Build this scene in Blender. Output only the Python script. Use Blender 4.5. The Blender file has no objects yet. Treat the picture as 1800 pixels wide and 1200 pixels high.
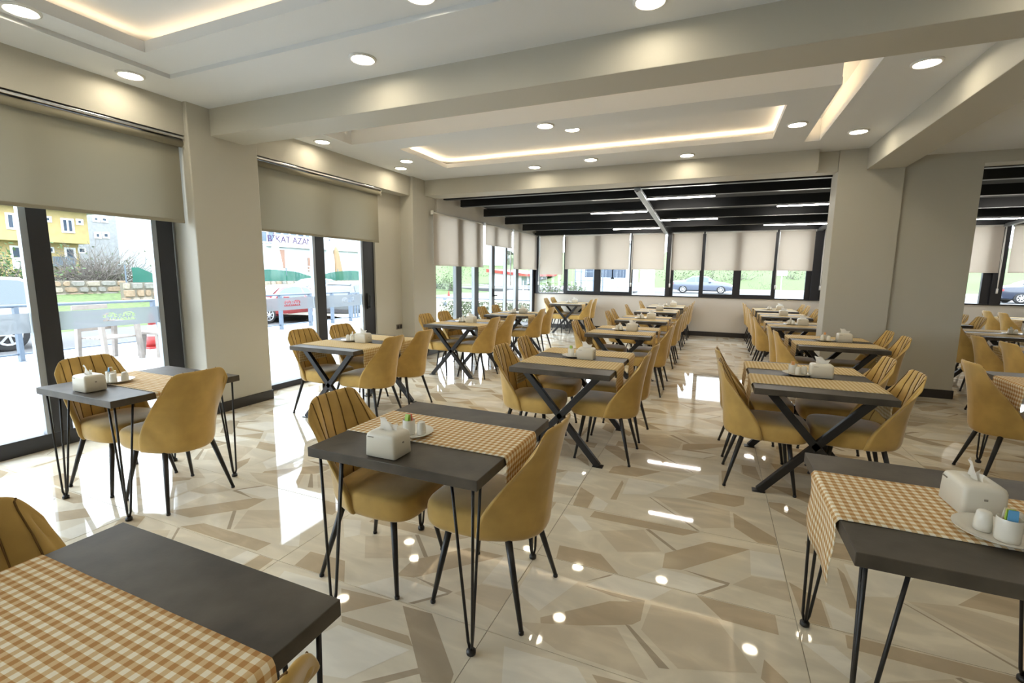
import bpy, bmesh, math, random
from mathutils import Vector, Matrix
random.seed(7)
S = bpy.context.scene
COL = S.collection
PI = math.pi

# ------------------------------------------------------------------ camera, world, exposure
CY, CP, CR, FPX, EYE = 0.40095504, -0.14170873, 0.01007819, 826.93, 1.5
_f = Vector((-math.sin(CY)*math.cos(CP), math.cos(CY)*math.cos(CP), math.sin(CP)))
_r0 = Vector((math.cos(CY), math.sin(CY), 0)); _u0 = _r0.cross(_f)
_r = _r0*math.cos(CR)+_u0*math.sin(CR); _u = -_r0*math.sin(CR)+_u0*math.cos(CR)
cd = bpy.data.cameras.new('camera'); cam = bpy.data.objects.new('camera', cd); COL.objects.link(cam)
cd.sensor_width = 36; cd.lens = FPX/1800*36; cd.clip_start = 0.03; cd.clip_end = 500
M = Matrix((( _r.x,_u.x,-_f.x,0),(_r.y,_u.y,-_f.y,0),(_r.z,_u.z,-_f.z,EYE),(0,0,0,1)))
cam.matrix_world = M
S.camera = cam
def ray(x, y):
    return _r*((x-900)/FPX)+_u*((600-y)/FPX)+_f
def at_x(x, y, X):
    d = ray(x, y); t = X/d.x; return Vector((X, d.y*t, EYE+d.z*t))
def at_y(x, y, Y):
    d = ray(x, y); t = Y/d.y; return Vector((d.x*t, Y, EYE+d.z*t))

W = bpy.data.worlds.new('overcast_sky'); S.world = W; W.use_nodes = True
bg = W.node_tree.nodes['Background']
bg.inputs[0].default_value = (0.80, 0.91, 1.0, 1); bg.inputs[1].default_value = 3.4
S.view_settings.view_transform = 'Standard'; S.view_settings.look = 'None'
S.view_settings.gamma = 1; S.view_settings.use_curve_mapping = False
S.view_settings.exposure = 1.36
S.cycles.caustics_reflective = False; S.cycles.caustics_refractive = False
DOWNLIGHT, COVE, LINEAR = 24, 9.5, 30.0

# ------------------------------------------------------------------ materials
MATS = {}
def s2l(c):
    return tuple(((v/255)/12.92 if v/255 <= .04045 else ((v/255+.055)/1.055)**2.4) for v in c)
def nodes(m): m.use_nodes = True; return m.node_tree.nodes, m.node_tree.links
def mat(name, rgb, rough=.5, metal=0, spec=.5, noise=None, bump=None, coat=0, sheen=0, subs=None, trans=0):
    """principled material; noise=(scale, amount, detail) varies the colour, bump=(scale, strength)"""
    if name in MATS: return MATS[name]
    m = bpy.data.materials.new(name); n, l = nodes(m); b = n['Principled BSDF']
    b.inputs['Base Color'].default_value = (*rgb, 1); b.inputs['Roughness'].default_value = rough
    b.inputs['Metallic'].default_value = metal; b.inputs['Specular IOR Level'].default_value = spec
    b.inputs['Coat Weight'].default_value = coat; b.inputs['Sheen Weight'].default_value = sheen
    b.inputs['Sheen Roughness'].default_value = .35
    if noise or bump:
        tc = n.new('ShaderNodeTexCoord')
    if noise:
        t = n.new('ShaderNodeTexNoise'); t.inputs['Scale'].default_value = noise[0]; t.inputs['Detail'].default_value = noise[2]
        l.new(tc.outputs['Object'], t.inputs['Vector'])
        r = n.new('ShaderNodeValToRGB'); a = noise[1]
        r.color_ramp.elements[0].position = .3; r.color_ramp.elements[1].position = .7
        r.color_ramp.elements[0].color = (*[c*(1-a) for c in rgb], 1); r.color_ramp.elements[1].color = (*[min(1, c*(1+a)) for c in rgb], 1)
        l.new(t.outputs['Fac'], r.inputs['Fac']); l.new(r.outputs['Color'], b.inputs['Base Color'])
    if bump:
        t = n.new('ShaderNodeTexNoise'); t.inputs['Scale'].default_value = bump[0]; t.inputs['Detail'].default_value = 3
        l.new(tc.outputs['Object'], t.inputs['Vector'])
        bp = n.new('ShaderNodeBump'); bp.inputs['Strength'].default_value = bump[1]; bp.inputs['Distance'].default_value = .01
        l.new(t.outputs['Fac'], bp.inputs['Height']); l.new(bp.outputs['Normal'], b.inputs['Normal'])
    MATS[name] = m; return m
def emit(name, rgb, st):
    m = bpy.data.materials.new(name); n, l = nodes(m); n.remove(n['Principled BSDF'])
    e = n.new('ShaderNodeEmission'); e.inputs[0].default_value = (*rgb, 1); e.inputs[1].default_value = st
    l.new(e.outputs[0], n['Material Output'].inputs[0]); MATS[name] = m; return m
def glassmat(name, tint=(1, 1, 1), refl=.08):
    m = bpy.data.materials.new(name); n, l = nodes(m); n.remove(n['Principled BSDF'])
    t = n.new('ShaderNodeBsdfTransparent'); t.inputs[0].default_value = (*tint, 1)
    g = n.new('ShaderNodeBsdfGlossy'); g.inputs['Roughness'].default_value = 0.0
    w = n.new('ShaderNodeLayerWeight'); w.inputs[0].default_value = .5
    p = n.new('ShaderNodeMath'); p.operation = 'POWER'; p.inputs[1].default_value = 5; l.new(w.outputs['Facing'], p.inputs[0])
    f = n.new('ShaderNodeMath'); f.operation = 'MULTIPLY_ADD'; f.inputs[1].default_value = .75; f.inputs[2].default_value = .03; l.new(p.outputs[0], f.inputs[0])
    x = n.new('ShaderNodeMixShader'); l.new(f.outputs[0], x.inputs[0]); l.new(t.outputs[0], x.inputs[1]); l.new(g.outputs[0], x.inputs[2])
    l.new(x.outputs[0], n['Material Output'].inputs[0]); MATS[name] = m; return m
def cloth(name, rgb, transl=.35, transp=0.0):
    m = bpy.data.materials.new(name); n, l = nodes(m); n.remove(n['Principled BSDF'])
    d = n.new('ShaderNodeBsdfDiffuse'); d.inputs[0].default_value = (*rgb, 1)
    t = n.new('ShaderNodeBsdfTranslucent'); t.inputs[0].default_value = (*rgb, 1)
    x = n.new('ShaderNodeMixShader'); x.inputs[0].default_value = transl
    tc = n.new('ShaderNodeTexCoord'); nz = n.new('ShaderNodeTexNoise'); nz.inputs['Scale'].default_value = 300
    bp = n.new('ShaderNodeBump'); bp.inputs['Strength'].default_value = .15; bp.inputs['Distance'].default_value = .002
    l.new(tc.outputs['Object'], nz.inputs['Vector']); l.new(nz.outputs['Fac'], bp.inputs['Height']); l.new(bp.outputs[0], d.inputs['Normal'])
    l.new(d.outputs[0], x.inputs[1]); l.new(t.outputs[0], x.inputs[2]); out = x
    if transp:
        tr = n.new('ShaderNodeBsdfTransparent'); y = n.new('ShaderNodeMixShader'); y.inputs[0].default_value = transp
        l.new(x.outputs[0], y.inputs[1]); l.new(tr.outputs[0], y.inputs[2]); out = y
    l.new(out.outputs[0], n['Material Output'].inputs[0]); MATS[name] = m; return m
def marble(name, rgb, vein, amt=.5):
    m = bpy.data.materials.new(name); n, l = nodes(m); b = n['Principled BSDF']
    b.inputs['Roughness'].default_value = .035; b.inputs['Specular IOR Level'].default_value = .42
    g = n.new('ShaderNodeNewGeometry'); 
    nz = n.new('ShaderNodeTexNoise'); nz.inputs['Scale'].default_value = 2.3; nz.inputs['Detail'].default_value = 6; nz.inputs['Distortion'].default_value = 1.2
    mp = n.new('ShaderNodeMapping'); mp.inputs['Scale'].default_value = (1, 2.6, 1); mp.inputs['Rotation'].default_value = (0, 0, .6)
    l.new(g.outputs['Position'], mp.inputs['Vector']); l.new(mp.outputs[0], nz.inputs['Vector'])
    r = n.new('ShaderNodeValToRGB'); e = r.color_ramp.elements
    e[0].position = .32; e[0].color = (*[c*.86 for c in rgb], 1); e[1].position = .68; e[1].color = (*[min(1, c*1.1) for c in rgb], 1)
    v = e.new(.5); v.color = (*[c*(1-amt*.3)+w*amt*.3 for c, w in zip(rgb, vein)], 1)
    l.new(nz.outputs['Fac'], r.inputs['Fac']); l.new(r.outputs['Color'], b.inputs['Base Color'])
    MATS[name] = m; return m
def gingham(name, period, lo, mid, hi):
    m = bpy.data.materials.new(name); n, l = nodes(m); b = n['Principled BSDF']
    b.inputs['Roughness'].default_value = .9; b.inputs['Specular IOR Level'].default_value = .15
    uv = n.new('ShaderNodeUVMap'); uv.uv_map = 'UVMap'; sp = n.new('ShaderNodeSeparateXYZ'); l.new(uv.outputs[0], sp.inputs[0])
    def stripe(o):
        a = n.new('ShaderNodeMath'); a.operation = 'DIVIDE'; a.inputs[1].default_value = period; l.new(o, a.inputs[0])
        f = n.new('ShaderNodeMath'); f.operation = 'FRACT'; l.new(a.outputs[0], f.inputs[0])
        g = n.new('ShaderNodeMath'); g.operation = 'GREATER_THAN'; g.inputs[1].default_value = .5; l.new(f.outputs[0], g.inputs[0]); return g
    a, c = stripe(sp.outputs[0]), stripe(sp.outputs[1])
    s = n.new('ShaderNodeMath'); s.operation = 'ADD'; l.new(a.outputs[0], s.inputs[0]); l.new(c.outputs[0], s.inputs[1])
    h = n.new('ShaderNodeMath'); h.operation = 'MULTIPLY'; h.inputs[1].default_value = .5; l.new(s.outputs[0], h.inputs[0])
    r = n.new('ShaderNodeValToRGB'); r.color_ramp.interpolation = 'CONSTANT'; e = r.color_ramp.elements
    e[0].position = 0; e[0].color = (*hi, 1); e[1].position = .25; e[1].color = (*mid, 1); x = e.new(.75); x.color = (*lo, 1)
    l.new(h.outputs[0], r.inputs['Fac']); l.new(r.outputs['Color'], b.inputs['Base Color'])
    MATS[name] = m; return m

paint = mat('warm_grey_wall_paint', (.55, .53, .465), .55, bump=(60, .05), spec=.3)
lintel_paint = paint
ceil_m = mat('white_ceiling_paint', (.76, .78, .80), .7, spec=.2)
sill_paint = mat('sunroom_wall_paint', (.72, .69, .64), .6, spec=.3)
base_m = mat('dark_baseboard', (.035, .032, .032), .35)
frame_m = mat('anthracite_aluminium', (.035, .036, .042), .38, metal=.3)
frame_l = mat('grey_aluminium_edge', (.35, .38, .42), .4, metal=.6)
chrome = mat('brushed_chrome', (.75, .75, .75), .25, metal=1)
black_m = mat('black_powder_coat', (.013, .013, .014), .4)
pergola = mat('black_pergola_beam', (.012, .014, .016), .35)
pergola_f = mat('black_pergola_fabric', (.022, .022, .024), .75)
velvet = mat('mustard_velvet', (.55, .36, .112), .75, spec=.2, noise=(7, .14, 3), sheen=.75, bump=(220, .05))
seam_m = mat('dark_seam_thread', (.16, .085, .02), .9)
top_m = mat('dark_concrete_laminate', (.075, .062, .047), .48, noise=(6, .38, 9), bump=(90, .03), spec=.3)
leg_m = mat('black_steel', (.012, .011, .012), .38)
ivory = mat('ivory_plastic', (.72, .68, .58), .32, spec=.5)
china = mat('white_china', (.76, .73, .65), .18, spec=.6)
tissue_m = cloth('white_tissue', (.85, .83, .78), .3)
logo_m = mat('grey_logo_print', (.28, .25, .2), .5)
ging = gingham('tan_gingham', .0285, s2l((186, 140, 88)), s2l((214, 186, 142)), s2l((240, 232, 212)))
ging_c = gingham('tan_ribbed_gingham', .026, s2l((188, 156, 106)), s2l((206, 182, 134)), s2l((226, 212, 178)))
glass = glassmat('clear_window_glass')
blind_bay = cloth('taupe_blackout_cloth', (.33, .305, .235), .12)
blind_sun = cloth('pale_screen_cloth', (.74, .69, .63), .5)
film_m = cloth('frosted_film', (.27, .295, .32), .5, .10)
warm = emit('warm_led_strip', (1, .72, .42), COVE)
warm_low = emit('warm_led_strip_dimmed', (1, .74, .46), COVE*.42)
disc = emit('downlight_diffuser', (1, .88, .66), DOWNLIGHT)
linear = emit('linear_led', (1, .93, .84), LINEAR)
trim_white = mat('white_trim_ring', (.8, .8, .78), .4)
T_base = marble('floor_cream', (.78, .715, .58), (.45, .38, .27))
T_pale = marble('floor_pale', (.84, .80, .70), (.55, .5, .42), .3)
T_tan = marble('floor_tan', (.56, .46, .325), (.33, .25, .16))
T_brown = marble('floor_brown', (.46, .385, .285), (.25, .2, .14))
T_taupe = marble('floor_beige', (.68, .595, .455), (.4, .33, .24))
grout = mat('grey_grout', (.40, .35, .27), .5)
terrace_m = mat('pale_terrace_tile', (.50, .52, .54), .4, noise=(3, .1, 5))
asphalt = mat('grey_street', (.10, .10, .105), .9, noise=(12, .12, 6))
grass_m = mat('green_grass_ground', (.075, .115, .032), .95, noise=(6, .4, 8), bump=(40, .5))
soil_m = mat('pale_rubble', (.22, .21, .17), .95, noise=(9, .25, 8), bump=(20, .6))

# ------------------------------------------------------------------ mesh helpers
class MB:
    def __init__(s): s.v = []; s.f = []; s.m = []
    def quad(s, pts, mi=0):
        b = len(s.v); s.v += [tuple(p) for p in pts]; s.f.append(tuple(range(b, b+len(pts)))); s.m.append(mi)
    def box(s, x0, x1, y0, y1, z0, z1, mi=0):
        b = len(s.v)
        s.v += [(x0,y0,z0),(x1,y0,z0),(x1,y1,z0),(x0,y1,z0),(x0,y0,z1),(x1,y0,z1),(x1,y1,z1),(x0,y1,z1)]
        for q in ((0,3,2,1),(4,5,6,7),(0,1,5,4),(1,2,6,5),(2,3,7,6),(3,0,4,7)):
            s.f.append(tuple(b+i for i in q)); s.m.append(mi)
    def hexa(s, lo, hi, mi=0):
        b = len(s.v); s.v += [tuple(p) for p in lo]+[tuple(p) for p in hi]; n = len(lo)
        s.f.append(tuple(b+i for i in reversed(range(n)))); s.f.append(tuple(b+n+i for i in range(n))); s.m += [mi, mi]
        for i in range(n):
            j = (i+1) % n; s.f.append((b+i, b+j, b+n+j, b+n+i)); s.m.append(mi)
    def loft(s, rings, mi=0, cap=True, closed=False):
        b = len(s.v); n = len(rings[0])
        for r in rings: s.v += [tuple(p) for p in r]
        k = len(rings)
        for a in range(k if closed else k-1):
            c = (a+1) % k
            for i in range(n):
                j = (i+1) % n; s.f.append((b+a*n+i, b+a*n+j, b+c*n+j, b+c*n+i)); s.m.append(mi)
        if cap and not closed:
            s.f.append(tuple(b+i for i in reversed(range(n)))); s.f.append(tuple(b+(k-1)*n+i for i in range(n))); s.m += [mi, mi]
    def tube(s, pts, r, n=8, mi=0):
        pts = [Vector(p) for p in pts]; rs = r if isinstance(r, (list, tuple)) else [r]*len(pts); rings = []
        for i, p in enumerate(pts):
            d = (pts[min(i+1, len(pts)-1)]-pts[max(i-1, 0)]).normalized()
            a = d.orthogonal() if abs(d.z) > .95 else d.cross(Vector((0, 0, 1)))
            if abs(d.z) > .95: a = Vector((1, 0, 0))-d*d.x
            a.normalize(); c = d.cross(a)
            rings.append([p+(a*math.cos(2*PI*k/n)+c*math.sin(2*PI*k/n))*rs[i] for k in range(n)])
        s.loft(rings, mi)
    def bar(s, p, q, w, h, up=(0, 0, 1), mi=0):
        p, q = Vector(p), Vector(q); d = (q-p).normalized(); a = d.cross(Vector(up)).normalized(); c = a.cross(d)
        o = [(-w/2, -h/2), (w/2, -h/2), (w/2, h/2), (-w/2, h/2)]
        s.hexa([p+a*x+c*y for x, y in o], [q+a*x+c*y for x, y in o], mi)
    def lathe(s, prof, cx=0, cy=0, n=20, mi=0):
        s.loft([[(cx+r*math.cos(2*PI*k/n), cy+r*math.sin(2*PI*k/n), z) for k in range(n)] for r, z in prof], mi)
    def build(s, name, mats, parent=None, smooth=False, bevel=0, sub=0, loc=None, solid=0):
        me = bpy.data.meshes.new(name); me.from_pydata(s.v, [], s.f)
        mats = mats if isinstance(mats, (list, tuple)) else [mats]
        for m in mats: me.materials.append(m)
        if len(mats) > 1: me.polygons.foreach_set('material_index', s.m)
        bm = bmesh.new(); bm.from_mesh(me); bmesh.ops.recalc_face_normals(bm, faces=bm.faces); bm.to_mesh(me); bm.free()
        if smooth: me.polygons.foreach_set('use_smooth', [True]*len(me.polygons))
        o = bpy.data.objects.new(name, me); COL.objects.link(o)
        if parent: o.parent = parent
        if loc: o.location = loc
        if solid:
            x = o.modifiers.new('thickness', 'SOLIDIFY'); x.thickness = solid; x.offset = 0
        if bevel:
            x = o.modifiers.new('edge', 'BEVEL'); x.width = bevel; x.segments = 2; x.limit_method = 'ANGLE'
        if sub:
            x = o.modifiers.new('smooth', 'SUBSURF'); x.levels = sub; x.render_levels = sub
        return o
def tag(o, label=None, cat=None, group=None, kind=None):
    if label: o['label'] = label
    if cat: o['category'] = cat
    if group: o['group'] = group
    if kind: o['kind'] = kind
    return o
def thing(name, label, cat, loc=(0, 0, 0), rz=0, group=None):
    o = bpy.data.objects.new(name, None); o.empty_display_size = .1; COL.objects.link(o)
    o.location = loc; o.rotation_euler = (0, 0, rz); return tag(o, label, cat, group)
def struct(o): o['kind'] = 'structure'; return o
def copy_tree(o, parent=None):
    c = o.copy(); COL.objects.link(c)
    if parent: c.parent = parent
    for ch in list(o.children): copy_tree(ch, c)
    return c
def sbox(name, m, *b, bevel=0, parent=None):
    q = MB()
    for i in range(0, len(b), 6): q.box(*b[i:i+6])
    o = q.build(name, m, parent, bevel=bevel)
    return struct(o) if parent is None else o

# ------------------------------------------------------------------ floor of inlaid tiles
XL, XR, YB, YF = -4.77, 6.6, -6.5, 12.82
CEIL, BEAM = 3.11, 2.85
flo = sbox('floor', grout, -5.12, XR, YB, YF+.05, -.08, -.004)
TW, TH = 1.22, .608
INLAY = {  # corner outlines within one tile (metres from its corner) and the stone they are cut from
 'A': [(2,[(.18,.592),(.49,.598),(.81,.6),(.72,.518),(.17,.508)]),(1,[(0,.47),(.12,.498),(.22,.37),(.16,.31)]),(2,[(.09,.13),(.32,.14),(.44,.004),(.11,.004)]),
       (2,[(.86,.51),(1.07,.52),(.73,.17),(.64,.15),(.64,.29)]),(3,[(.73,.178),(.96,.158),(.95,.128)]),(3,[(.96,.158),(.95,.128),(.84,.012),(.81,.004)]),
       (3,[(.51,.5),(.53,.51),(.70,.345),(.68,.335)]),(4,[(1.06,.26),(1.216,.28),(1.216,.12),(.97,.15)]),(1,[(.52,.006),(.64,.145),(.94,.138),(.81,.006)]),
       (1,[(1.07,.51),(1.216,.53),(1.216,.285),(1.06,.27)]),(4,[(.26,.37),(.5,.49),(.62,.3),(.4,.2)])],
 'B': [(3,[(.47,.335),(.49,.325),(.81,.004),(.79,.004)]),(2,[(1.0,.325),(1.216,.1),(1.216,.02),(1.12,.004),(1.0,.135)]),(2,[(.87,.59),(1.08,.6),(1.07,.475),(1.01,.415),(.71,.415)]),
       (2,[(.03,.004),(.01,.285),(.13,.195),(.13,.004)]),(2,[(.26,.525),(.28,.475),(.28,.195),(.24,.185)]),(1,[(.14,.19),(.14,.004),(.23,.004),(.24,.12)]),(4,[(.5,.35),(.82,.04),(.98,.12),(.98,.34),(.7,.4)]),
       (1,[(.3,.58),(.3,.3),(.46,.36),(.6,.58)])],
 'C': [(3,[(.40,.59),(.43,.602),(.3,.485),(.29,.475)]),(3,[(.3,.455),(.59,.465),(.59,.435),(.44,.435)]),(1,[(.42,.6),(.70,.6),(.61,.475),(.31,.465)]),(2,[(.18,.165),(.44,.395),(.59,.455),(.59,.325),(.56,.285),(.2,.115)]),
       (2,[(.81,.602),(1.14,.602),(1.14,.475),(.92,.475)]),(3,[(.53,.275),(.55,.275),(.73,.105),(.69,.095)]),(2,[(1.07,.305),(1.14,.225),(1.2,.06),(1.05,.2)]),(4,[(.62,.45),(.9,.47),(1.04,.22),(.76,.12),(.6,.27)]),
       (1,[(.02,.5),(.27,.47),(.16,.2),(.02,.28)]),(4,[(.1,.1),(.5,.24),(.66,.02),(.3,.02)])],
 'D': [(3,[(.80,.59),(.95,.6),(1.2,.36),(1.21,.32),(1.11,.28)]),(2,[(.59,.43),(.93,.45),(.98,.41),(.62,.40)]),(3,[(.9,.19),(1.06,.33),(1.08,.31),(.97,.21)]),(2,[(.46,.57),(.74,.6),(.58,.44)]),
       (1,[(.1,.56),(.4,.58),(.55,.42),(.2,.3)]),(2,[(.02,.27),(.2,.28),(.5,.03),(.3,.02)]),(1,[(.62,.38),(.98,.39),(.84,.18),(.5,.1)]),(4,[(1.0,.2),(1.2,.26),(1.2,.02),(1.1,.02)])]}
tile_mesh = {}
for k, polys in INLAY.items():
    q = MB(); g = .0016
    q.box(-TW/2+g, TW/2-g, -TH/2+g, TH/2-g, -.012, 0, 0)
    for i, (mi, pl) in enumerate(polys):
        z = .0002+.00006*i
        q.quad([(min(max(x, .003), TW-.003)-TW/2, min(max(y, .003), TH-.003)-TH/2, z) for x, y in pl], mi)
    o = q.build('tile', [T_base, T_pale, T_tan, T_brown, T_taupe]); tile_mesh[k] = o.data; bpy.data.objects.remove(o)
order = {(0, 0): 'A', (0, 1): 'B', (0, -1): 'C', (-1, -2): 'D', (0, -2): 'D'}
for c in range(-4, 6):
    for r in range(-8, 18):
        x0, y0 = -.79+TW*c, 2.234+TH*r
        if y0 > YF: continue
        k = order.get((c, r)); rot = 0
        if k is None: k = random.choice('ABCD'); rot = PI if random.random() < .5 else 0
        t = bpy.data.objects.new('tile', tile_mesh[k]); COL.objects.link(t); t.parent = flo
        t.location = (x0+TW/2, y0+TH/2, 0); t.rotation_euler = (0, 0, rot)

# ------------------------------------------------------------------ walls, beams, pillars, ceiling
struct(sbox('wall_left', paint, -5.35, -5.0, YB, -6.2, 0, 2.8,  -5.35, -5.0, -.62, -.35, 0, 2.8,  -5.35, -5.03, 6.2, 6.9, 0, 2.8,  -5.35, -5.2, 3.1, 4.05, 0, 2.8,
     -5.35, -4.82, YB, 7.2, 2.80, 3.45))
sbox('wall_back', paint, -5.35, XR+.2, YB-.2, YB, 0, 3.45)
sbox('wall_right', paint, XR, XR+.2, YB, YF+.2, 0, 3.45)
sbox('pillar', paint, -5.36, XL, 3.17, 3.93, 0, 3.2, bevel=.012)
sbox('pillar', paint, -5.36, XL, 6.88, 7.6, 0, 3.2, bevel=.012)
sbox('pillar', paint, 1.38, 2.08, 7.42, 7.78, 0, 3.2, bevel=.006)
sbox('pillar', paint, 2.082, 2.84, 7.47, 7.9, 0, 3.2, bevel=.004)
sbox('ceiling_beam', paint, XL, XR, 3.40, 3.77, BEAM, 3.45, bevel=.004)
sbox('ceiling_beam', paint, 1.68, 2.08, 3.77, 7.42, BEAM, 3.45, bevel=.004)
sbox('ceiling_beam', paint, XL, 1.13, 7.26, 7.65, BEAM, 3.45,  1.13, 1.38, 7.45, 7.65, BEAM, 3.45, bevel=.003)
sbox('ceiling_beam', paint, 2.09, XR, 7.474, 7.89, BEAM+.002, 3.45)
c = MB()
def ring(x0, x1, y0, y1, a0, a1, b0, b1, z0, z1):
    c.box(x0, a0, y0, y1, z0, z1); c.box(a1, x1, y0, y1, z0, z1); c.box(a0, a1, y0, b0, z0, z1); c.box(a0, a1, b1, y1, z0, z1)
# front bay: border, first step, lit tray
ring(-5.3, XR, YB, 3.45, -4.35, 2.6, -1.8, 2.78, CEIL, 3.145)
ring(-5.3, XR, YB, 3.45, -4.10, 1.9, -1.3, 2.45, 3.145, 3.225)
c.box(-5.3, XR, YB, 3.45, 3.305, 3.40)
# second bay: border, moat, island with lit tray, lit slot
c.box(-5.3, -4.35, 3.7, 7.3, CEIL, 3.17); c.box(-4.35, 1.05, 3.7, 3.95, CEIL, 3.17)
ring(-4.35, .89, 4.97, 7.3, -3.90, .53, 5.35, 6.55, CEIL, 3.17)
c.box(-4.35, .885, 4.97, 4.99, 3.17, 3.35)
c.box(.89, 1.05, 6.83, 7.5, CEIL, 3.36); c.box(1.05, 2.1, 3.7, 7.5, CEIL, 3.36)
c.box(-4.3, .70, 5.1, 6.95, 3.235, 3.28); c.box(-5.3, 2.1, 3.7, 7.5, 3.36, 3.42)
c.box(-4.36, -4.35, 3.95, 4.99, 3.17, 3.36)
# right bay: lower, with a recess
ring(2.06, XR, 3.72, 7.5, 2.85, 6.0, 4.3, 6.75, 2.985, 3.06); c.box(2.06, XR, 3.72, 7.5, 3.06, 3.12)
struct(c.build('ceiling', ceil_m))
q = MB()
for b in ((-4.20, -4.185, -1.2, 2.49), (1.985, 2.0, -1.2, 2.49)): q.box(*b, 3.225, 3.237)
for b in ((-4.17, 1.98, 2.535, 2.55), (-4.17, 1.98, -1.40, -1.385)): q.box(*b, 3.225, 3.237)
o = q.build('cove_led_strip', warm_low); tag(o, 'warm LED strip hidden in the ceiling tray of the front bay', 'LED strip')
q = MB()
q.box(-3.97, -3.955, 5.4, 6.6, 3.17, 3.18); q.box(.585, .60, 5.4, 6.6, 3.17, 3.18)
q.box(-3.9, .53, 6.60, 6.615, 3.17, 3.18); q.box(-3.9, .53, 5.285, 5.30, 3.17, 3.18)
o = q.build('cove_led_strip', warm); tag(o, 'warm LED strip hidden in the long lit tray of the second bay', 'LED strip')
q = MB(); q.box(.80, .815, 5.05, 6.8, 3.17, 3.18); q.box(-4.3, 1.0, 3.86, 3.875, 3.17, 3.18)
o = q.build('cove_led_strip', warm); tag(o, 'warm LED strip hidden in the ceiling slot near the pillar', 'LED strip')

# baseboards
def bb(name, *b): return struct(sbox(name, base_m, *b, bevel=.002))
bb('baseboard_left', XL, XL+.014, 3.165, 3.935, 0, .11,  -5.2, XL, 3.156, 3.17, 0, .11,  -5.03, -5.016, 6.2, 6.88, 0, .11,  -5.02, XL+.014, 6.866, 6.88, 0, .11,  XL, XL+.014, 6.87, 7.61, 0, .11)
bb('baseboard_far', -4.7, XR, YF-.016, YF-.001, 0, .115)
bb('baseboard_right', 2.082, 2.85, 7.456, 7.47, 0, .11,  2.84, 2.854, 7.456, 7.9, 0, .11,  1.37, 2.08, 7.406, 7.42, 0, .11,  1.366, 1.38, 7.406, 7.78, 0, .11)

# ------------------------------------------------------------------ big sliding windows on the left
XW = -5.1
def glyphs():
    """the pale cut-out emblem of the film: two ornaments over two rows of small letters, as cells"""
    rows = ["..#####.......#####..", ".##...##.....##...##.", "##.###.##.##.#.###.##", ".#.#.#.#.....#.#.#.#.", "##..#..##.#.##..#..##", ".....................", ".##.#.##.#.#.##.#.##.", "#.#.#.#..#.##.#.#..#.", "#####################"]
    return {(i, j) for j, r in enumerate(rows) for i, ch in enumerate(r) if ch == '#'}, len(rows[0]), len(rows)
def film(y0, y1, z0, z1, logo_y, parent):
    G, nw, nh = glyphs(); q = MB(); cw, chh = .0125, .0085; ly, lz = logo_y, z1-.035
    a, b2 = ly-nw*cw/2, ly+nw*cw/2; t, bt = lz, lz-nh*chh; X = XW+.012
    def r(ya, yb, za, zb): q.quad([(X, ya, za), (X, yb, za), (X, yb, zb), (X, ya, zb)])
    r(y0, a, z0, z1); r(b2, y1, z0, z1); r(a, b2, t, z1); r(a, b2, z0, bt)
    for j in range(nh):
        i = 0
        while i < nw:
            if (i, j) in G: i += 1; continue
            k = i
            while k < nw and (k, j) not in G: k += 1
            r(a+i*cw, a+k*cw, t-(j+1)*chh, t-j*chh); i = k
    o = q.build('frosted_film', film_m, parent); o['kind'] = 'stuff'; o['label'] = 'frosted band with cut-out emblem'
def window(name, y0, y1, mull, zb, films, handle=None):
    w = thing(name, None, None); struct(w)
    def bar(nm, *b): return sbox(nm, frame_m, *b, bevel=.004, parent=w)
    bar('bottom_rail', XW-.09, XW+.03, y0, y1, 0, zb); bar('top_rail', XW-.09, XW+.03, y0, y1, 2.7, 2.82)
    for a, b in mull:
        bar('mullion', XW-.06, XW+.04, a, b, zb, 2.7)
        o = sbox('mullion_edge', frame_l, XW-.02, XW+.035, a-.045, a, zb, 2.7, parent=w)
    ed = [y0]+[v for m in mull for v in m]+[y1]
    for i in range(0, len(ed), 2):
        if ed[i+1]-ed[i] > .05:
            sbox('pane', glass, XW-.003, XW+.003, ed[i], ed[i+1], zb, 2.7, parent=w)
    for f in films: film(*f, w)
    if handle:
        q = MB(); q.box(XW+.04, XW+.06, handle-.02, handle+.02, .93, 1.18); q.box(XW+.06, XW+.10, handle-.012, handle+.012, .95, .98); q.box(XW+.085, XW+.105, handle-.012, handle+.012, .95, 1.15)
        q.build('handle', black_m, w, bevel=.004)
    return w
window('window_1', -.35, 3.17, [(-.35, -.24), (.86, 1.0), (2.02, 2.15), (2.98, 3.13)], .13,
       [(1.0, 1.97, .99, 1.15, 1.45), (2.16, 2.97, .99, 1.15, 2.60)])
window('window_8', -6.2, -.62, [(-6.2, -6.1), (-5.2, -5.06), (-4.2, -4.06), (-3.2, -3.06), (-2.2, -2.06), (-.76, -.62)], .13, [])  # unseen window row added behind the camera to let in more daylight
window('window_2', 3.93, 6.2, [(3.93, 4.02), (4.99, 5.15), (5.95, 6.2)], .075,
       [(4.02, 4.94, 1.01, 1.17, 4.58), (5.16, 5.9, 1.0, 1.17, 5.62)], 6.02)

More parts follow.
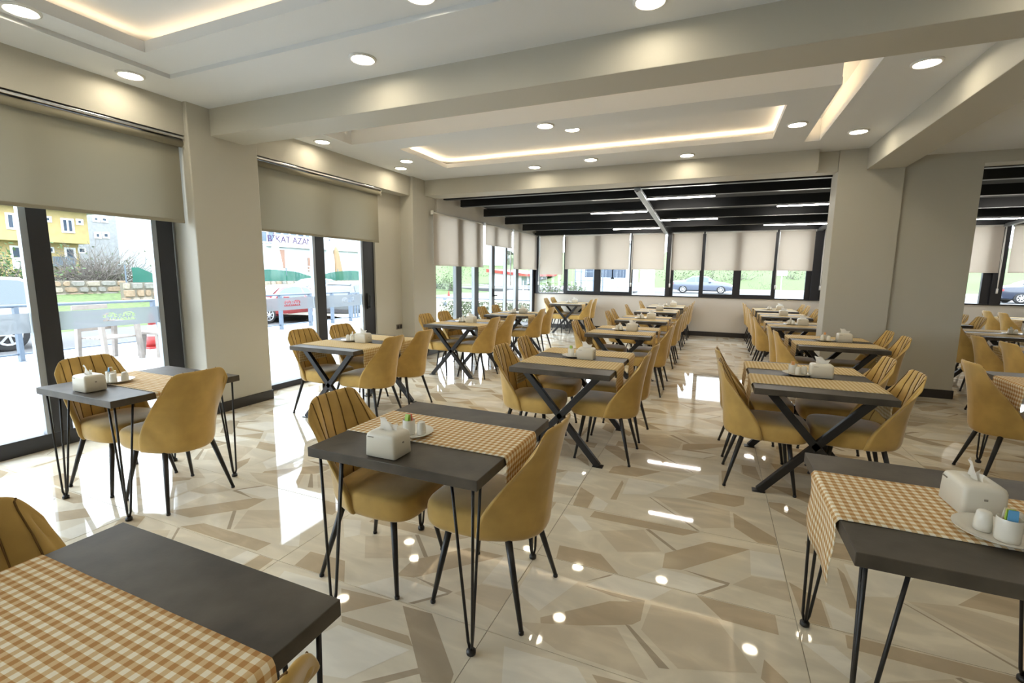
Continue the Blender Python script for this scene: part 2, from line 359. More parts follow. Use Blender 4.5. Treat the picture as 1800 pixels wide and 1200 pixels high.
# ------------------------------------------------------------------ sunroom shell
SX = -4.74
def roofz(y): return 3.06+(y-7.65)*(-.062)
q = MB(); q.hexa([(SX-.12, 7.6, roofz(7.6)), (XR, 7.6, roofz(7.6)), (XR, YF+.3, roofz(YF+.3)), (SX-.12, YF+.3, roofz(YF+.3))],
                 [(SX-.12, 7.6, roofz(7.6)+.08), (XR, 7.6, roofz(7.6)+.08), (XR, YF+.3, roofz(YF+.3)+.08), (SX-.12, YF+.3, roofz(YF+.3)+.08)])
o = q.build('ceiling_sunroom', pergola_f); struct(o)
BY = [7.78, 8.42, 9.44, 10.57, 11.71, 12.74]; BZ = [2.84, 2.80, 2.73, 2.68, 2.63, 2.585]
for y, z in zip(BY, BZ):
    q = MB(); q.box(SX+.06, XR, y-.05, y+.05, z, z+.16)
    o = tag(q.build('pergola_beam', pergola, bevel=.004), kind='structure')
for x in (-1.18, 2.15, 5.32):
    q = MB(); q.hexa([(x-.05, 7.7, 2.80), (x+.05, 7.7, 2.80), (x+.05, YF-.05, 2.545), (x-.05, YF-.05, 2.545)], [(x-.05, 7.7, 2.85), (x+.05, 7.7, 2.85), (x+.05, YF-.05, 2.60), (x-.05, YF-.05, 2.60)])
    q.box(x-.02, x+.02, 7.7, 7.71, 2.78, 2.80)
    struct(q.build('trim_1', frame_l, bevel=.006))
# left gable wall above the blinds, and the glazed side
q = MB(); q.hexa([(SX-.12, 7.6, 2.6), (SX, 7.6, 2.6), (SX, YF, 2.6), (SX-.12, YF, 2.6)], [(SX-.12, 7.6, 3.07), (SX, 7.6, 3.07), (SX, YF, 2.74), (SX-.12, YF, 2.74)])
struct(q.build('wall_left_sunroom', sill_paint))
w = thing('window_3', None, None); struct(w)
for a, b in ((8.3, 8.52), (9.09, 9.28), (9.96, 10.11), (10.75, 10.83), (11.4, 11.58), (12.62, 12.84)):
    sbox('mullion', frame_m, SX-.08, SX, a, b, 0, 2.6, bevel=.004, parent=w)
    sbox('mullion_edge', frame_l, SX-.06, SX+.002, a-.03, a, .1, 2.55, parent=w)
sbox('bottom_rail', frame_m, SX-.08, SX, 7.6, YF, 0, .1, bevel=.004, parent=w)
for a, b in ((7.6, 8.27), (8.52, 9.06), (9.28, 9.93), (10.11, 10.72), (10.83, 11.37), (11.58, 12.59)):
    sbox('pane', glass, SX-.043, SX-.037, a, b, .1, 2.6, parent=w)
q = MB(); q.box(SX, SX+.02, 10.0, 10.04, .98, 1.16); q.box(SX+.02, SX+.05, 10.01, 10.03, 1.0, 1.02); q.box(SX+.035, SX+.055, 10.01, 10.14, .99, 1.02)
q.build('handle', black_m, w, bevel=.003)
# far wall: sill wall, posts, frames
SILL = .965
sbox('wall_far', sill_paint, SX-.12, XR, YF, YF+.2, 0, SILL, SX-.12, XR, YF+.02, YF+.18, 2.62, 3.0)
sbox('trim_2', frame_m, SX, XR, YF-.03, YF+.12, SILL, SILL+.03, bevel=.004)
posts = [(-4.74, -4.62), (-1.15, -1.03), (2.07, 2.23), (5.24, 5.40)]
for a, b in posts: sbox('window_post', frame_m, a, b, YF-.05, YF+.1, SILL, 2.66, bevel=.006)
wins = [(-4.62, -1.15, [(-3.88, -3.77, 0), (-3.02, -2.84, 1), (-2.07, -1.99, 0)], (-3.77, -2.07)),
        (-1.03, 2.07, [(-1.03, -.96, 2), (-.34, -.24, 0), (.43, .60, 1), (1.27, 1.36, 0), (1.96, 2.07, 2)], (-.24, 1.27)),
        (2.23, 5.24, [(2.23, 2.3, 2), (2.92, 3.02, 0), (3.66, 3.83, 1), (4.5, 4.6, 0), (5.1, 5.24, 2)], (3.02, 4.5)),
        (5.40, 6.6, [(5.4, 5.44, 2)], None)]
for n, (x0, x1, ms, deep) in enumerate(wins):
    w = thing('window_%d' % (n+4), None, None); struct(w); cur = x0; spans = []
    for a, b, k in ms:
        sbox('mullion', frame_m, a, b, YF, YF+.07, SILL+.03, 2.62, bevel=.004, parent=w)
        if a-cur > .05: spans.append((cur, a))
        cur = b
    if x1-cur > .05: spans.append((cur, x1))
    for a, b in spans:
        zb = SILL+.03
        if deep and a >= deep[0]-.01 and b <= deep[1]+.01:
            sbox('sash_rail', frame_m, a, b, YF+.005, YF+.06, zb, zb+.07, bevel=.003, parent=w); zb += .07
        sbox('pane', glass, a, b, YF+.03, YF+.036, zb, 2.62, parent=w)

# ------------------------------------------------------------------ lamps
def downlight(x, y, z, label, r=.082):
    t = thing('ceiling_downlight', label, 'ceiling light', (x, y, z), group='round recessed downlights')
    q = MB(); n = 28
    prof = [(r, -.013), (r+.008, -.016), (r+.018, -.009), (r+.020, .004), (r, .004)]
    q.loft([[(a*math.cos(2*PI*k/n), a*math.sin(2*PI*k/n), b) for k in range(n)] for a, b in prof], closed=True)
    q.build('trim_ring', trim_white, t, smooth=True)
    q = MB(); q.lathe([(r, .003), (r, -.001)], n=n); q.build('diffuser', disc, t)
dl = [(-4.57, 2.60, CEIL, 'round downlight near the left wall just above the first blind'), (-4.19, 1.78, 3.145, 'round downlight cut by the left edge of the photo'),
 (-2.56, 3.08, CEIL, 'round downlight in front of the big beam, left part'), (-1.72, 2.60, 3.145, 'round downlight cut by the top edge, left one'),
 (-.45, 3.10, CEIL, 'round downlight cut by the top edge, right one'), (1.6, 3.08, CEIL, 'round downlight before the beam above the right side'),
 (-4.58, 4.71, CEIL, 'small downlight just past the beam above the second blind'), (-1.80, 5.11, CEIL, 'round downlight on the island before the lit tray'),
 (-1.68, 5.75, 3.235, 'round downlight inside the long lit tray'), (-4.20, 5.93, CEIL, 'upper one of two close downlights at the left corner'),
 (-4.56, 6.29, CEIL, 'lower one of two close downlights at the left corner'), (-2.60, 6.94, CEIL, 'leftmost downlight along the far beam'),
 (-1.70, 6.78, CEIL, 'middle downlight along the far beam'), (-.44, 6.99, CEIL, 'rightmost downlight along the far beam'),
 (.71, 6.03, CEIL, 'round downlight left of the lit ceiling slot'), (1.37, 6.55, CEIL, 'round downlight right of the lit slot, by the pillar'),
 (1.37, 4.71, CEIL, 'largest round downlight right of the lit slot'), (2.45, 5.2, 2.985, 'downlight behind the right beam'), (4.2, 3.1, CEIL, 'downlight far right in the front bay'),
 (-3.2, -.6, 3.145, 'downlight behind the photographer on the left'), (.6, -.6, 3.145, 'downlight behind the photographer on the right'), (2.2, .6, 3.145, 'downlight to the right of the photographer'),
 (-3.2, -4.2, CEIL, 'added fill downlight at the far back on the left'), (.6, -4.2, CEIL, 'added fill downlight far behind the photographer'), (4.4, .6, CEIL, 'added fill downlight far right beside the photographer'), (4.4, -2.4, CEIL, 'added fill downlight behind the photographer on the far right'), (5.6, 5.2, 2.985, 'added fill downlight in the right bay near the side wall')]  # lamps of this row are unseen, added to raise the ambient light
for a in dl: downlight(*a)
def led(x0, x1, y, z, label):
    t = thing('linear_lamp', label, 'ceiling light', ((x0+x1)/2, y, z), group='linear LED lamps under the pergola'); h = (x1-x0)/2
    q = MB(); q.box(-h, h, -.03, .03, -.02, 0); q.build('housing', black_m, t, bevel=.002)
    q = MB(); q.box(-h+.01, h-.01, -.024, .024, -.034, -.02); q.build('diffuser', linear, t, bevel=.004)
led(-1.12, -.06, 8.42, 2.80, 'nearest white LED bar right of the pergola spine'); led(-2.33, -1.24, 9.44, 2.73, 'white LED bar left of the spine on the second beam')
led(.91, 1.68, 9.44, 2.73, 'white LED bar beside the pillar on the second beam'); led(-1.12, 0, 10.57, 2.68, 'white LED bar right of the spine on the third beam')
led(-2.33, -1.24, 11.71, 2.63, 'white LED bar left of the spine nearest the far windows'); led(.91, 2.08, 11.71, 2.63, 'white LED bar beside the pillar nearest the far windows')
led(4.42, 5.6, 11.71, 2.63, 'white LED bar right of the dark pillar, lower'); led(4.3, 5.4, 9.44, 2.73, 'white LED bar right of the dark pillar, upper')

# ------------------------------------------------------------------ roller blinds
def blind_left(y0, y1, label):
    t = thing('roller_blind', label, 'blind', (-4.86, (y0+y1)/2, 2.79), group='wide taupe roller blinds'); h = (y1-y0)/2
    q = MB(); q.box(-.035, .045, -h, h, -.028, -.004); q.build('head_rail', chrome, t, bevel=.004)
    q = MB(); q.tube([(0.005, -h+.01, -.065), (.005, h-.01, -.065)], .034, 16); q.build('roll', blind_bay, t, smooth=True)
    q = MB(); q.box(-.005, .03, h-.006, h+.006, -.1, -.02); q.box(-.005, .03, -h-.006, -h+.006, -.1, -.02); q.build('end_cap', ivory, t, bevel=.003)
    q = MB(); n = 12
    for i in range(n):
        a, b = -h+.02+(2*h-.04)*i/n, -h+.02+(2*h-.04)*(i+1)/n
        q.quad([(-.025, a, -.79), (-.025, b, -.79), (-.025, b, -.06), (-.025, a, -.06)])
    q.build('fabric', blind_bay, t)
    q = MB(); q.box(-.031, -.019, -h+.02, h-.02, -.82, -.79); q.build('hem_bar', blind_bay, t, bevel=.004)
blind_left(-.3, 3.165, 'taupe roller blind half down over the large left sliding window')
blind_left(3.935, 6.14, 'taupe roller blind half down over the second sliding window')
def blind_far(p0, p1, zb, label, along='x', at=YF-.07, chain=None):
    L = p1-p0; mid = (p0+p1)/2
    t = thing('roller_blind', label, 'blind', (mid, at, 2.57) if along == 'x' else (at, mid, 2.58), 0 if along == 'x' else -PI/2, group='pale sunroom roller blinds')
    h = L/2-.012
    q = MB(); q.tube([(-h, 0, 0), (h, 0, 0)], .022, 12); q.build('roll', trim_white, t, smooth=True)
    q = MB(); q.box(-h+.01, h-.01, .016, .018, zb-2.57, 0); q.build('fabric', blind_sun, t)
    q = MB(); q.box(-h+.01, h-.01, .010, .024, zb-2.595, zb-2.57); q.build('hem_bar', blind_sun, t, bevel=.003)
    for s in (-1, 1):
        q = MB(); q.box(s*h-.006, s*h+.006, -.025, .03, -.035, .035); q.build('bracket', trim_white, t, bevel=.002)
    if chain:
        x = chain*(h+.004); q = MB()
        q.tube([(x, -.02, 0), (x+.004, -.024, -.7), (x-.004, -.022, -1.32)], .0075, 5); q.tube([(x, .0, 0), (x-.01, -.01, -.7), (x-.004, -.022, -1.32)], .0075, 5)
        q.tube([(x-.004, -.022, -1.26), (x-.004, -.022, -1.36)], .018, 6); q.build('pull_chain', trim_white, t, smooth=True)
blind_far(-4.60, -3.88, 1.53, 'pale blind hanging lowest in the far left corner', chain=-1)
blind_far(-3.86, -2.07, 1.68, 'pale wide blind on the far wall left of the spine')
blind_far(-2.02, -1.18, 1.68, 'pale narrow blind on the far wall just left of the spine post', chain=-1)
blind_far(-1.04, -.29, 1.67, 'pale narrow blind on the far wall just right of the spine post', chain=-1)
blind_far(-.26, 1.30, 1.67, 'pale wide blind above the parked silver car')
blind_far(1.34, 2.09, 1.67, 'pale narrow blind on the far wall left of the lit pillar', chain=-1)
blind_far(2.24, 3.0, 1.66, 'pale blind half hidden behind the lit pillar', chain=-1)
blind_far(3.02, 4.55, 1.66, 'pale blind hidden behind the dark pillar')
blind_far(4.57, 5.33, 1.65, 'pale blind right of the dark pillar', chain=1)
blind_far(5.43, 6.55, 1.65, 'pale blind at the right edge above the dark car')
blind_far(7.375, 9.42, 1.66, 'pale wide blind on the sunroom side wall next to the column', 'y', SX+.032)
blind_far(9.45, 10.98, 2.15, 'pale short blind above the glass side door', 'y', SX+.05, chain=-1)
blind_far(11.05, 12.78, 1.65, 'pale blind on the side wall nearest the far corner', 'y', SX+.05)
q = MB(); q.box(-5.029, -5.018, 6.70, 6.86, .53, .615); t = q.build('power_socket', mat('brown_socket', (.16, .14, .12), .4), bevel=.003); tag(t, 'double brown power socket low on the left wall', 'socket')
q = MB()
for y in (6.74, 6.82): q.lathe([(.024, 0), (.024, .004)], n=14)
for i, y in enumerate((6.74, 6.82)):
    m2 = MB(); m2.box(-5.018, -5.0145, y-.026, y+.026, .545, .6); m2.build('socket_insert', black_m, t, bevel=.002)

# ------------------------------------------------------------------ chair
SEAMS = (-.80, -.50, -.17, .17, .50, .80)
def lerp(tab, v):
    for (a, x), (b, y) in zip(tab, tab[1:]):
        if v <= b: k = (v-a)/(b-a); k = k*k*(3-2*k)*.5+k*.5; return x+(y-x)*k
    return tab[-1][1]
def make_chair():
    root = thing('dining_chair', 'x', 'chair', group='mustard velvet dining chairs')
    us = sorted(set([-1, -.97, -.9, -.66, -.34, 0, .34, .66, .9, .97, 1]+[s+d for s in SEAMS for d in (-.035, 0, .035)]))
    vs = [0, .06, .16, .3, .45, .6, .72, .82, .9, .96, 1]
    XB = [(0, -.232), (.06, -.252), (.25, -.260), (.5, -.272), (.8, -.300), (1, -.325)]
    WD = [(0, .228), (.07, .243), (.25, .247), (.5, .245), (.75, .232), (1, .212)]
    CU = [(0, .225), (.12, .235), (.25, .22), (.45, .18), (.7, .12), (.9, .075), (1, .055)]
    q = MB(); out, inn = [], []
    for v in vs:
        ro, ri = [], []
        for u in us:
            a = abs(u)
            zt = .880-.085*max(0, (a-.55)/.45)**2.6; zb = .358+.012*a**3
            z = zb+(zt-zb)*v; w = lerp(WD, v); cu = lerp(CU, v); xb = lerp(XB, v)
            x = xb+cu*a**2.3; y = w*u*(1-.03*a*a)
            ro.append((x, y, z))
            th = .048*(1-.45*v)*(1-.25*a); g = min(abs(u-s) for s in SEAMS)
            puff = .007*min(1, g/.09) if v > .12 else 0
            inn_y = y-math.copysign(min(1, a**1.8)*.034*(1-.4*v), u)
            ri.append((x+th*(1-.55*a**3)-.006+puff*(1-a**6), inn_y, z-.004*v+.01*(1-v)))
        out.append(ro); inn.append(ri)
    nu, nv = len(us), len(vs); b = 0
    for r in out+inn: q.v += r
    def O(i, j): return i*nu+j
    def I(i, j): return nv*nu+i*nu+j
    for i in range(nv-1):
        for j in range(nu-1):
            q.f.append((O(i, j), O(i, j+1), O(i+1, j+1), O(i+1, j))); q.f.append((I(i, j), I(i+1, j), I(i+1, j+1), I(i, j+1)))
            q.m += [0, 1 if False else 0]
    per = [(0, j) for j in range(nu)]+[(i, nu-1) for i in range(1, nv)]+[(nv-1, j) for j in range(nu-2, -1, -1)]+[(i, 0) for i in range(nv-2, 0, -1)]
    ctr = Vector((-.2, 0, .62)); mid0 = len(q.v)
    for i, j in per:
        po, pi = Vector(out[i][j]), Vector(inn[i][j]); m = (po+pi)/2; d = m-ctr
        ex = Vector((.010 if j in (0, nu-1) else 0, .006*(1 if us[j] > 0 else -1) if j in (0, nu-1) else 0, .012 if i == nv-1 else (-.006 if i == 0 else 0)))
        q.v.append(tuple(m+ex))
    n = len(per)
    for k in range(n):
        l = (k+1) % n; (i, j), (i2, j2) = per[k], per[l]
        q.f.append((O(i, j), mid0+k, mid0+l, O(i2, j2))); q.f.append((mid0+k, I(i, j), I(i2, j2), mid0+l)); q.m += [0, 0]
    back = q.build('backrest', velvet, root, smooth=True, sub=1)
    # dark stitched seams lying in the grooves of the channel-quilted inside and over the top edge
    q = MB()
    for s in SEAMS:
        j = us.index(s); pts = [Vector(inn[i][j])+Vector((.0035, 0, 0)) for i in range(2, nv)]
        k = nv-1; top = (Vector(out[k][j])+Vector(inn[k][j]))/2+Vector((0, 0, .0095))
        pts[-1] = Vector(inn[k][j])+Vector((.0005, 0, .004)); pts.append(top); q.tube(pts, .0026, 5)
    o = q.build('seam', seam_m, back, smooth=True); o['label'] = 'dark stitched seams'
    # seat cushion
    def se(a, bb, cx, z, e=4.2, n=32):
        r = []
        for k in range(n):
            t = 2*PI*k/n; ct, st = math.cos(t), math.sin(t)
            x = a*math.copysign(abs(ct)**(2/e), ct); y = bb*math.copysign(abs(st)**(2/e), st)
            y *= 1-.15*max(0, -x/a); r.append((cx+x, y, z))
        return r
    q = MB(); cx = .058
    q.loft([se(.20, .17, cx, .364), se(.216, .212, cx, .367), se(.234, .226, cx, .382), se(.238, .229, cx, .42), se(.237, .228, cx, .456), se(.230, .222, cx, .479), se(.205, .197, cx, .490), se(.12, .11, cx, .496)])
    q.build('seat', velvet, root, smooth=True, sub=1)
    for sx in (-1, 1):
        for sy in (-1, 1):
            q = MB(); p0 = Vector((.02+sx*.145, sy*.145, .378)); p1 = Vector((sx*.222, sy*.212, .012))
            q.tube([p0, p0.lerp(p1, .5), p1], [.0165, .0135, .0095], 12); lg = q.build('leg', leg_m, root, smooth=True)
            q = MB(); q.lathe([(.0095, 0), (.0118, .002), (.0118, .012), (.009, .016)], p1.x, p1.y, 12); q.build('foot_cap', leg_m, lg, smooth=True)
    return root
proto = make_chair(); used = [False]
def chair(x, y, face, label):
    """face: direction the sitter looks, in degrees (0 = +X)"""
    o = proto if not used[0] else copy_tree(proto); used[0] = True
    o.location = (x, y, 0); o.rotation_euler = (0, 0, math.radians(face)); o['label'] = label
    return o

# ------------------------------------------------------------------ tables, runners and what stands on them
TZ = .76
def tabletop(t, w, d):
    q = MB(); q.box(-w/2, w/2, -d/2, d/2, TZ-.042, TZ); q.build('tabletop', top_m, t, bevel=.0025)
def table_hair(x0, y0, w, d, label):
    t = thing('dining_table', label, 'table', (x0+w/2, y0+d/2, 0), group='two-seat tables on hairpin legs'); tabletop(t, w, d)
    for sx in (-1, 1):
        for sy in (-1, 1):
            cx, cy = sx*(w/2-.055), sy*(d/2-.055); q = MB(); f = Vector((cx, cy, .02))
            for ax, ay in ((0, -.085*sy), (-.085*sx, 0), (-.0*sx+.02*sx, .02*sy)):
                p = Vector((cx+ax, cy+ay, TZ-.045)); e = Vector((ax, ay, 0)); e = e.normalized()*.013 if e.length > .001 else e
                q.tube([p, p.lerp(f+e+Vector((0, 0, .03)), .5), f+e+Vector((0, 0, .03)), f+e*.3], .0062, 8)
            lg = q.build('leg', leg_m, t, smooth=True)
            q = MB(); q.lathe([(.014, 0), (.019, .003), (.019, .017), (.013, .024)], cx, cy, 14); q.build('foot_cap', leg_m, lg, smooth=True)
            q = MB(); q.box(min(cx-.1*sx, cx+.03*sx), max(cx-.1*sx, cx+.03*sx), min(cy-.1*sy, cy+.03*sy), max(cy-.1*sy, cy+.03*sy), TZ-.047, TZ-.041); q.build('mounting_plate', leg_m, lg)
    return t
def table_x(x0, y0, w, d, label):
    t = thing('dining_table', label, 'table', (x0+w/2, y0+d/2, 0), group='four-seat tables on crossed legs'); tabletop(t, w, d)
    for sy in (-1, 1):
        y = sy*(d/2-.10)
        for sx in (-1, 1):
            q = MB(); off = .021*sx
            q.bar((sx*(w/2-.11), y+off*.0, TZ-.045), (-sx*(w/2-.085), y+off*.0, .006), .05, .04, (0, 1, 0)); lg = q.build('leg', leg_m, t, bevel=.004)
            q = MB(); q.box(-sx*(w/2-.085)-.04, -sx*(w/2-.085)+.04, y-.03, y+.03, 0, .008); q.build('foot_cap', leg_m, lg)
        q = MB(); q.box(-(w/2-.07), w/2-.07, y-.03, y+.03, TZ-.05, TZ-.042); q.build('mounting_plate', leg_m, t)
    return t
def runner(x0, x1, ya, yb, hl, hr, label, m=None, group='checked table runners'):
    path = []; e = .006
    n = 6
    for i in range(n): path.append((x0-e-.004*math.sin(i*1.3), TZ-hl+(hl-.012)*i/(n-1)))
    path += [(x0-e+.001, TZ-.004), (x0-e+.005, TZ+.0015), (x0+.008, TZ+.0024)]
    for i in range(1, 8): path.append((x0+.008+(x1-x0-.016)*i/8, TZ+.0022+.0006*math.sin(i*2.1)))
    path += [(x1-.008, TZ+.0024), (x1+e-.005, TZ+.0015), (x1+e-.001, TZ-.004)]
    for i in range(n): path.append((x1+e+.004*math.sin(i*1.7), TZ-.012-(hr-.012)*i/(n-1)))
    s = [0]
    for a, b in zip(path, path[1:]): s.append(s[-1]+math.hypot(a[0]-b[0], a[1]-b[1]))
    ny = 8; q = MB(); cx, cy = (x0+x1)/2, (ya+yb)/2
    for k, (x, z) in enumerate(path):
        for j in range(ny+1):
            y = ya+(yb-ya)*j/ny; dx = 0
            if z < TZ-.01: dx = .004*math.sin(j*1.1+x0*3)*(TZ-z)/.2*(1 if x > cx else -1)+.003*(1 if x > cx else -1)
            q.v.append((x+dx-cx, y-cy, z))
    for k in range(len(path)-1):
        for j in range(ny):
            a = k*(ny+1)+j; q.f.append((a, a+1, a+ny+2, a+ny+1)); q.m.append(0)
    o = q.build('table_runner', m or ging, smooth=True, loc=(cx, cy, 0), solid=.0018); tag(o, label, 'table runner', group)
    uv = o.data.uv_layers.new(name='UVMap')
    for lp in o.data.loops:
        k, j = divmod(lp.vertex_index, ny+1); uv.data[lp.index].uv = (s[k], (yb-ya)*j/ny)
    return o
def make_box():
    t = thing('napkin_dispenser', 'x', 'napkin box', group='ivory napkin dispensers')
    def rr(a, b, r, z, n=5):
        p = []
        for cx, cy, t0 in ((a-r, b-r, 0), (-a+r, b-r, PI/2), (-a+r, -b+r, PI), (a-r, -b+r, 1.5*PI)):
            for i in range(n): w = t0+PI/2*i/(n-1); p.append((cx+r*math.cos(w), cy+r*math.sin(w), z))
        return p
    q = MB(); a, b = .074, .058
    q.loft([rr(a-.004, b-.004, .010, .002), rr(a, b, .012, .005), rr(a-.002, b-.002, .013, .085), rr(a-.005, b-.005, .016, .096), rr(a-.012, b-.012, .018, .1015), rr(a-.03, b-.03, .012, .104), rr(.022, .010, .008, .104), rr(.020, .008, .007, .098)])
    body = q.build('dispenser_body', ivory, t, smooth=True)
    q = MB(); q.loft([rr(a-.006, b-.006, .01, 0), rr(a-.006, b-.006, .01, .003)]); q.build('base_pad', black_m, t)
    q = MB()
    for x0, w in ((-.058, .022), (-.034, .004)): q.box(x0, x0+w, -b-.0008, -b+.002, .083, .0865)
    o = q.build('logo', logo_m, body); o['kind'] = 'stuff'
    q = MB(); q.box(a-.002, a+.0008, -.005, .004, .058, .064); q.build('side_mark', logo_m, body)
    q = MB()
    for k, (ox, tilt, hh) in enumerate(((-.006, -.30, .058), (.008, .22, .034))):
        rows = []
        for i in range(6):
            v = i/5; z = .098+hh*v; rows.append([(ox+tilt*.08*v*v+(j-2)*.0165*(1-.35*v*(1 if k == 0 else .3)), (.004 if k else -.003)+.012*math.sin(v*2.2+j*.9)*v, z+.004*math.cos(j*1.7)*v) for j in range(5)])
        b0 = len(q.v)
        for r in rows: q.v += r
        for i in range(5):
            for j in range(4): q.f.append((b0+i*5+j, b0+i*5+j+1, b0+i*5+j+6, b0+i*5+j+5)); q.m.append(0)
    q.build('tissue', tissue_m, t, smooth=True, sub=1)
    return t
def simple(name, prof, m, n=24):
    q = MB(); q.lathe(prof, n=n); return q.build(name, m, smooth=True)
P = {}
P['box'] = make_box()
P['plate'] = simple('saucer', [(.02, .0), (.055, 0), (.06, .003), (.092, .013), (.101, .017), (.1015, .0195), (.095, .018), (.06, .0075), (.02, .006)], china, 36)
P['salt'] = simple('salt_shaker', [(.019, 0), (.0215, .003), (.0205, .03), (.017, .056), (.013, .0605), (.004, .062)], china)
P['cup'] = simple('sugar_cup', [(.026, 0), (.028, .003), (.0285, .066), (.0275, .068), (.0262, .066), (.0258, .008), (.01, .006)], china)
for o in (P['plate'], P['salt'], P['cup']):
    md = o.modifiers.new('edge', 'EDGE_SPLIT'); md.split_angle = 1.1
first = {k: True for k in P}
def put(k, x, y, z, rz, label, cat, group):
    o = P[k]
    if first[k]: first[k] = False
    else: o = copy_tree(o)
    o.location = (x, y, z); o.rotation_euler = (0, 0, rz); return tag(o, label, cat, group)
SACH = [mat('sachet_'+n, c, .45) for n, c in (('green', (.35, .55, .07)), ('pink', (.8, .22, .14)), ('blue', (.12, .36, .62)), ('yellow', (.75, .6, .2)), ('white', (.75, .72, .66)), ('orange', (.75, .36, .12)))]
SN = ['green', 'pink', 'blue', 'yellow', 'white', 'orange']
sm = {}; seen = {}
def sachet(x, y, z, rz, col, where, tilt):
    if col not in sm:
        q = MB(); w = .0105
        q.loft([[(-w, -.0008, 0), (w, -.0008, 0), (w, .0008, 0), (-w, .0008, 0)], [(-w, -.0025, .02), (w, -.0025, .02), (w, .0025, .02), (-w, .0025, .02)],
                [(-w, -.0025, .058), (w, -.0025, .058), (w, .0025, .058), (-w, .0025, .058)], [(-w, -.0005, .074), (w, -.0005, .074), (w, .0005, .074), (-w, .0005, .074)]])
        o = q.build('sugar_sachet', SACH[SN.index(col)]); sm[col] = o.data
    else:
        o = bpy.data.objects.new('sugar_sachet', sm[col]); COL.objects.link(o)
    o.location = (x, y, z); o.rotation_euler = (tilt, 0, rz)
    k = (col, where); seen[k] = seen.get(k, 0)+1
    tag(o, '%s%s paper sugar sachet in the cup on %s' % ('' if seen[k] == 1 else 'rearmost ', col, where), 'sugar sachet', 'sugar sachets')
def setting(x, y, where, bx, by, brz=0, shak=((.03, -.02), (-.03, -.01)), cup=(0, .035), cols=None, z=TZ+.0035, zb=TZ+.0015, box=True, plate=True):
    if box: put('box', bx, by, zb, brz, 'ivory napkin dispenser with tissue on %s' % where, 'napkin box', 'ivory napkin dispensers')
    if plate:
        put('plate', x, y, z, 0, 'round white saucer under the shakers on %s' % where, 'saucer', 'white saucers')
        zz = z+.0068
        nm = ['white salt shaker', 'second white shaker']
        for i, (dx, dy) in enumerate(shak):
            put('salt', x+dx, y+dy, zz, 0, '%s on the saucer of %s' % (nm[i], where), 'shaker', 'white china shakers')
        if cup:
            put('cup', x+cup[0], y+cup[1], zz, 0, 'white sugar cup holding sachets on %s' % where, 'cup', 'white sugar cups')
            cols = cols or ['white', 'orange', 'green']
            for i, cl in enumerate(cols):
                yy = (i-(len(cols)-1)/2)*.0092
                sachet(x+cup[0]+.002*((i % 2)*2-1), y+cup[1]+yy, zz+.019, .1*((i*7) % 5-2), cl, where, -.08+.05*i)

TT = {}
def table(key, kind, x0, y0, desc, runners, w=.82, d=None, chairs='LlRr', cx=.085, lo=(.33, .90), hang=.19):
    """chairs: L/l = near/far seat on the left, R/r on the right"""
    d = d or (.80 if kind == 'h' else 1.15); TT[key] = (x0, y0, w, d, desc)
    if kind == 'h': table_hair(x0, y0, w, d, 'dark concrete-look table with hairpin legs, '+desc)
    else: table_x(x0, y0, w, d, 'dark concrete-look table with crossed legs, '+desc)
    the = 'the table '+desc
    for i, (a, b) in enumerate(runners):
        nm = 'tan and cream checked runner' if len(runners) == 1 else ('nearer tan checked runner', 'farther tan checked runner')[i]
        runner(x0, x0+w, y0+a, y0+b, hang, hang, nm+' across '+the, ging if kind == 'h' else ging_c)
    for ch in chairs:
        left = ch in 'Ll'; near = ch in 'LR'
        yy = y0+d/2 if kind == 'h' else y0+lo[0 if near else 1]
        X = x0+cx if left else x0+w-cx
        nm = 'mustard chair, %s%s of %s' % ('' if kind == 'h' else ('near ' if near else 'far '), 'left' if left else 'right', the)
        chair(X+random.uniform(-.012, .012), yy+random.uniform(-.012, .012), (0 if left else 180)+random.uniform(-2, 2), nm)
R1 = [(.17, .57)]; R2 = [(.13, .50), (.72, 1.08)]
# front tables on hairpin legs
table('T0', 'h', -1.555, 1.435, 'in the front centre', [(.240, .59)], .815, .81, '', hang=.165)
chair(-1.49, 1.84, 2, 'mustard velvet chair with pleated back left of the front centre table'); chair(-.865, 1.885, 178, 'mustard velvet chair seen from behind, right of the front centre table')
setting(-1.24, 1.745, 'the front centre table', -1.19, 1.515, 0, shak=((.052, .005),), cup=(-.005, -.01), cols=['green', 'green', 'white', 'pink', 'pink'])
table('T1', 'h', -3.915, 1.50, 'beside the left column', [(.235, .565)], .80, .80, '', hang=.165)
chair(-3.83, 1.885, 3, 'mustard velvet chair against the left window'); chair(-3.235, 1.905, 179, 'mustard velvet chair seen from behind at the table beside the left column')
setting(-3.62, 1.79, 'the table beside the left column', -3.52, 1.60, 0, shak=((.045, .03), (.03, -.03)), cup=(-.03, -.01), cols=['blue', 'orange', 'white', 'yellow'])
table('T2', 'h', -1.57, -.055, 'cropped at the bottom left', [(.20, .625)], .83, .81, '')
chair(-1.465, .44, 0, 'mustard velvet chair cropped by the left edge of the photo'); chair(-.875, .36, 180, 'mustard velvet chair of which only the top shows at the bottom edge')
table('T3', 'h', .405, 1.465, 'cropped at the bottom right', [(.185, .585)], .82, .80, '', hang=.23)
setting(.803, 1.722, 'the bottom right table', .815, 1.91, -PI/2+.05, shak=((-.03, .012), (.05, .035)), cup=(.005, -.035), cols=['blue', 'blue', 'green', 'yellow', 'white'])
